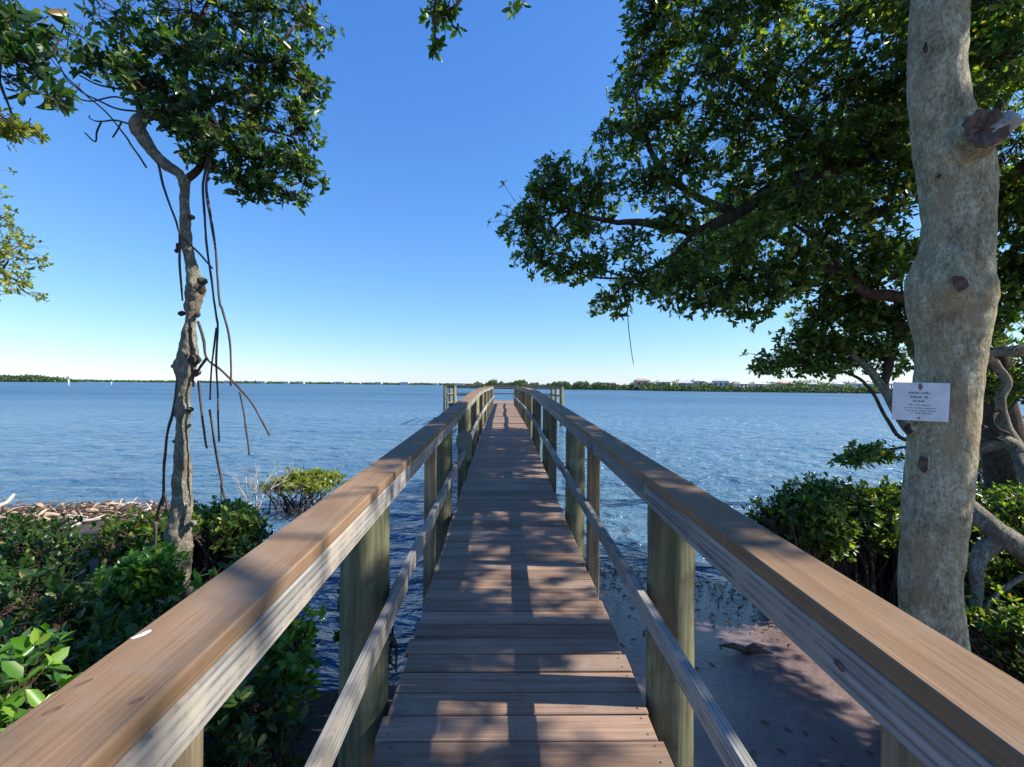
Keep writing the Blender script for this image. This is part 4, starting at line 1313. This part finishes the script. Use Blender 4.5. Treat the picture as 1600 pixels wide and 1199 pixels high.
lt = Vector((-11.3, 9.6, ground_z(-11.3, 9.6)))
edge = thing('sunlit_tree', 'sunlit yellow green tree crown reaching in at the left edge', 'tree', lt)
fe = limb(edge, lt, [lt + Vector((0, 0, -0.4)), (-11.4, 9.6, 2.0), (-11.2, 9.5, 3.8), (-10.8, 9.3, 5.2)], [0.18, 0.15, 0.11, 0.05], M['bark'], name='trunk', n=14)
fe += limb(edge, lt, [(-11.2, 9.5, 3.8), P(-40, 420, 9.2), P(30, 440, 9.2)], [0.06, 0.035, 0.012])
ec = [px_clump(x, y, rx, ry, 9.2, n, 0.6) for (x, y, rx, ry, n) in [(10, 400, 46, 34, 90), (30, 385, 34, 26, 50), (25, 440, 34, 22, 46), (5, 340, 26, 24, 34), (-30, 400, 60, 70, 160), (-40, 320, 50, 50, 110), (45, 460, 14, 10, 10), (-90, 380, 70, 90, 200), (-80, 250, 60, 50, 120), (-60, 480, 40, 30, 60)]]
crown(edge, ec, fe, M['leaf_sunlit_yellow'], 0.085, origin=lt, gap=0.4)

# ------------------------------------------------------------------ shoreline litter
def driftwood(i, x, y, ln, r, rz, ry, m, lab):
    rd = random.Random(i)
    g = Geo()
    pts = [Vector((ln * (t - 0.5), rd.uniform(-0.08, 0.08) * ln, rd.uniform(-0.04, 0.06) * ln)) for t in (0, 0.25, 0.5, 0.75, 1)]
    path, rr = smooth_path(pts, [r * 0.6, r, r * 0.95, r * 0.8, r * 0.3], 4)
    g.tube(path, rr, 8, rough=0.35, seed=i)
    o = thing('driftwood', lab, 'driftwood', (x, y, max(ground_z(x, y), 0.0) + r * 0.8 + 0.08 * rd.random()), 'driftwood on the left shoreline')
    a = link('stick', g.mesh('stick'), m, o, rot=(0, ry, rz))
    g = Geo()
    b0 = path[len(path) // 2]
    g.tube([b0, b0 + Vector((0.1 * ln, 0.12 * ln, 0.14 * ln)), b0 + Vector((0.16 * ln, 0.2 * ln, 0.16 * ln))], [r * 0.6, r * 0.45, r * 0.2], 6, rough=0.3)
    link('side_branch', g.mesh('side_branch'), m, o, rot=(0, ry, rz))


ri = random.Random(12)
for i in range(46):
    px = ri.uniform(-30, 250)
    yy = (9.0 + ri.uniform(-0.7, 0.5)) if px < 150 else (9.3 + ri.uniform(-0.5, 0.5))
    x = (px - 785) / FPX * yy
    yy = min(yy, shore(x) + 0.2)
    kind = ri.random()
    driftwood(i, x, yy, ri.uniform(0.35, 1.0), ri.uniform(0.014, 0.04), ri.uniform(0, 6.28), ri.uniform(-0.35, 0.35), M['drift'] if kind < 0.5 else (M['twig_pale'] if kind < 0.72 else M['driftdark']),
              'weathered driftwood stick in the tangled heap along the left shoreline')

def wrack(name, label, cells, n, zoff, L, m):
    """a mat of torn seaweed blades and leaf litter"""
    pp = []
    for (x0, x1, off, w) in cells:
        k_ = n // len(cells)
        xs = rng.uniform(x0, x1, k_)
        for x in xs:
            y = shore(x) + off + rng.normal(0, w)
            pp.append((x, y, max(ground_z(x, y), 0.0) + zoff * abs(rng.normal(0, 1))))
    pp = np.array(pp)
    d = unit(np.stack([rng.normal(size=len(pp)), rng.normal(size=len(pp)), rng.normal(0, 0.25, len(pp))], 1))
    nr = unit(np.stack([rng.normal(0, 0.4, len(pp)), rng.normal(0, 0.4, len(pp)), np.ones(len(pp))], 1))
    o = link(name, leaf_mesh(name, pp, d, nr, L * rng.uniform(0.5, 1.5, len(pp)), 0.25), m)
    o['label'], o['category'], o['kind'] = label, 'seaweed', 'stuff'
    return o


wrack('seaweed_wrack', 'brown seaweed and litter along the left waterline', [(-11, -6.0, -0.25, 0.3)], 5200, 0.07, 0.11, M['weed'])
wrack('seaweed_mat', 'dark seaweed and leaf litter at the waterline right of the pier', [(0.9, 3.2, -0.15, 0.2), (0.9, 3.2, -0.9, 0.5)], 1300, 0.012, 0.06, M['weed'])

lm_ = [blob_mesh('leaf_blade', 0.045, 0.02, 0.008, 10, 0.2, s_) for s_ in range(3)]
for q in lm_:
    q.materials.append(M['deadleaf'])
for i in range(44):
    x, y = ri.uniform(0.95, 2.5), ri.uniform(1.6, 6.2)
    s_ = ri.choice((0.5, 0.7, 0.7, 1.0))
    o = link('fallen_leaf', lm_[i % 3], None, None, (x, y, ground_z(x, y) + 0.006), (ri.uniform(-0.2, 0.2), ri.uniform(-0.2, 0.2), ri.uniform(0, 6.28)))
    o.scale = (s_, s_, s_)
    tag(o, 'dark fallen leaf lying on the wet sand right of the pier', 'leaf', 'fallen leaves on the sand')
hp = P(1165, 1003, 4.3)
husk = thing('dead_frond', 'brown forked dead frond lying on the sand right of the nearest pile', 'frond', (hp.x, 4.3, ground_z(hp.x, 4.3) + 0.02))
for a in (0.2, -0.4, 2.9):
    g = Geo()
    g.tube([(0, 0, 0), (0.1 * math.cos(a), 0.1 * math.sin(a), 0.03), (0.22 * math.cos(a), 0.22 * math.sin(a), 0.02)], [0.03, 0.03, 0.006], 8, rough=0.4)
    link('blade', g.mesh('blade'), M['deadleaf'], husk)

# ------------------------------------------------------------------ far shores
def woods(name, label, x0, x1, ya, yb, h0, h1, n, depth, blade, hf=None):
    """a wooded bank far over the water: thousands of leaf masses over an uneven ridge"""
    t = rng.uniform(size=n)
    xs = x0 + (x1 - x0) * t
    ys = ya + (yb - ya) * t
    hh = np.array([(h0 + (h1 - h0) * a) * (0.72 + 0.38 * noise.noise(Vector((x / (3.5 * blade), 0.3, 1.0))) + 0.25 * noise.noise(Vector((x / (11 * blade), 5.3, 1.0)))) for x, a in zip(xs, t)])
    if hf is not None:
        hh = hh * hf(t)
    u = rng.uniform(size=n)
    dd = rng.uniform(-1, 1, n)
    zs = hh * np.sqrt(np.maximum(0.02, 1 - dd ** 2)) * u ** 0.6
    p = np.stack([xs, ys + dd * depth, zs], 1)
    d = unit(rng.normal(size=(n, 3)) + np.array([0, 0, 0.3]))
    nr = unit(rng.normal(size=(n, 3)) + np.array([0.3, -0.3, 0.8]))
    o = link(name, leaf_mesh(name, p, d, nr, blade * rng.uniform(0.6, 1.4, n), 0.8), M['farleaf'])
    o['kind'], o['label'], o['category'] = 'stuff', label, 'woods'
    return o


woods('island_woods', 'low mangrove island straight beyond the end of the pier', -22, 105, 330, 300, 7.2, 4.4, 24000, 9, 0.75, lambda t: np.minimum(1, 0.35 + 9 * t) * np.minimum(1, 0.6 + 6 * (1 - t)))
woods('town_shore_woods', 'wooded bank under the houses on the right far shore', 85, 360, 270, 190, 3.9, 4.6, 38000, 7, 0.7)
woods('town_shore_woods', 'trees between the houses on the right far shore', 80, 400, 300, 232, 7.0, 8.6, 42000, 22, 0.8)
woods('headland_woods', 'long wooded headland on the far left horizon', -1150, -745, 830, 840, 19.0, 13.0, 24000, 30, 3.0, lambda t: np.minimum(1, 0.5 + 5 * (1 - t)))
woods('horizon_woods', 'thin far treeline along the horizon left of the pier', -1400, 60, 1500, 1500, 6.0, 5.0, 14000, 40, 4.0)
for nm, x0, x1, y0, y1 in (('far_bank', -1500, 90, 1480, 1700), ('headland', -1200, -750, 835, 900), ('island', -14, 104, 314, 332), ('far_bank', 82, 420, 268, 340)):
    bm = bmesh.new()
    for z_, s_ in ((-0.5, 1.0), (0.45, 0.98)):
        pass
    bmesh.ops.create_grid(bm, x_segments=24, y_segments=4, size=0.5)
    for v in bm.verts:
        edge_ = min(0.5 - abs(v.co.x), 0.5 - abs(v.co.y))
        v.co.z = -0.5 if edge_ < 0.01 else 0.4 + 0.2 * noise.noise(Vector((v.co.x * 9, v.co.y * 9, 0)))
        v.co.x, v.co.y = (x0 + x1) / 2 + v.co.x * (x1 - x0), (y0 + y1) / 2 + v.co.y * (y1 - y0)
    me = bpy.data.meshes.new(nm)
    bm.to_mesh(me)
    bm.free()
    o = link(nm, me, M['ground'])
    o['kind'] = 'structure'


def house(x, y, w, d, h, rh, wall, roof, label, group, rz=0.0, base=0.3, gable=False):
    t = thing('shore_house', label, 'house', (x, y, base), group)
    t.rotation_euler.z = rz
    link('wall', box_mesh('wall', w, d, h, 0), wall, t, (0, 0, h / 2))
    bm = bmesh.new()
    e = 0.5
    b_ = [bm.verts.new((sx * (w / 2 + e), sy * (d / 2 + e), h)) for sx, sy in ((-1, -1), (1, -1), (1, 1), (-1, 1))]
    k_ = w / 2 + e - (0 if gable else d / 2)
    r0, r1 = bm.verts.new((-k_, 0, h + rh)), bm.verts.new((k_, 0, h + rh))
    bm.faces.new((b_[0], b_[1], r1, r0))
    bm.faces.new((b_[2], b_[3], r0, r1))
    bm.faces.new((b_[1], b_[2], r1))
    bm.faces.new((b_[3], b_[0], r0))
    bm.faces.new(b_[::-1])
    me = bpy.data.meshes.new('roof')
    bm.to_mesh(me)
    bm.free()
    link('roof', me, roof, t)
    nw = max(2, int(w / 2.6))
    for i in range(nw):
        link('window', box_mesh('window', 1.2, 0.12, 1.3, 0), M['glass'], t, (-w / 2 + w * (i + 0.5) / nw, -d / 2 - 0.03, h * 0.55))


hr = random.Random(5)
HL = 'small pale house with tiled roof among the trees of the right far shore'
x = 84.0
while x < 330:
    t = (x - 84) / 246
    y = 292 - 70 * t + hr.uniform(-6, 6)
    w = hr.uniform(4.5, 8.5)
    house(x, y, w, hr.uniform(4, 5), hr.uniform(2.6, 4.2), hr.uniform(0.8, 1.5), M['wall'] if hr.random() < 0.7 else M['wallp'], M['roof'] if hr.random() < 0.3 else M['roofg'], HL, 'houses on the right far shore', hr.uniform(-0.5, 0.5), 1.9)
    x += w + hr.uniform(0.5, 6)
for i in range(13):
    x = -900 + i * 78 + hr.uniform(-25, 25)
    house(x, 1470, hr.uniform(14, 30), 12, hr.uniform(5, 9), 3, M['wall'], M['roofg'], 'tiny white building on the thin far shore left of the pier', 'far white buildings', 0, 0.3)


def marker(px, py, Y, h, label, green):
    b = P(px, py, Y)
    t = thing('channel_marker', label, 'channel marker', (b.x, Y, -1.0))
    g = Geo()
    g.tube([(0, 0, 0), (0, 0, h * 0.7), (0, 0, h + 1)], [0.35, 0.33, 0.3], 10)
    link('piling', g.mesh('piling'), M['marker'], t)
    link('board', box_mesh('board', 1.5, 0.1, 1.5, 0.02), M['markergreen'] if green else M['marker'], t, (0, -0.4, h + 0.3))


marker(107, 600, 240, 4.6, 'pale channel marker piling standing in the water at far left', False)
marker(174, 600, 330, 3.6, 'small green channel marker nearer the slender trunk', True)
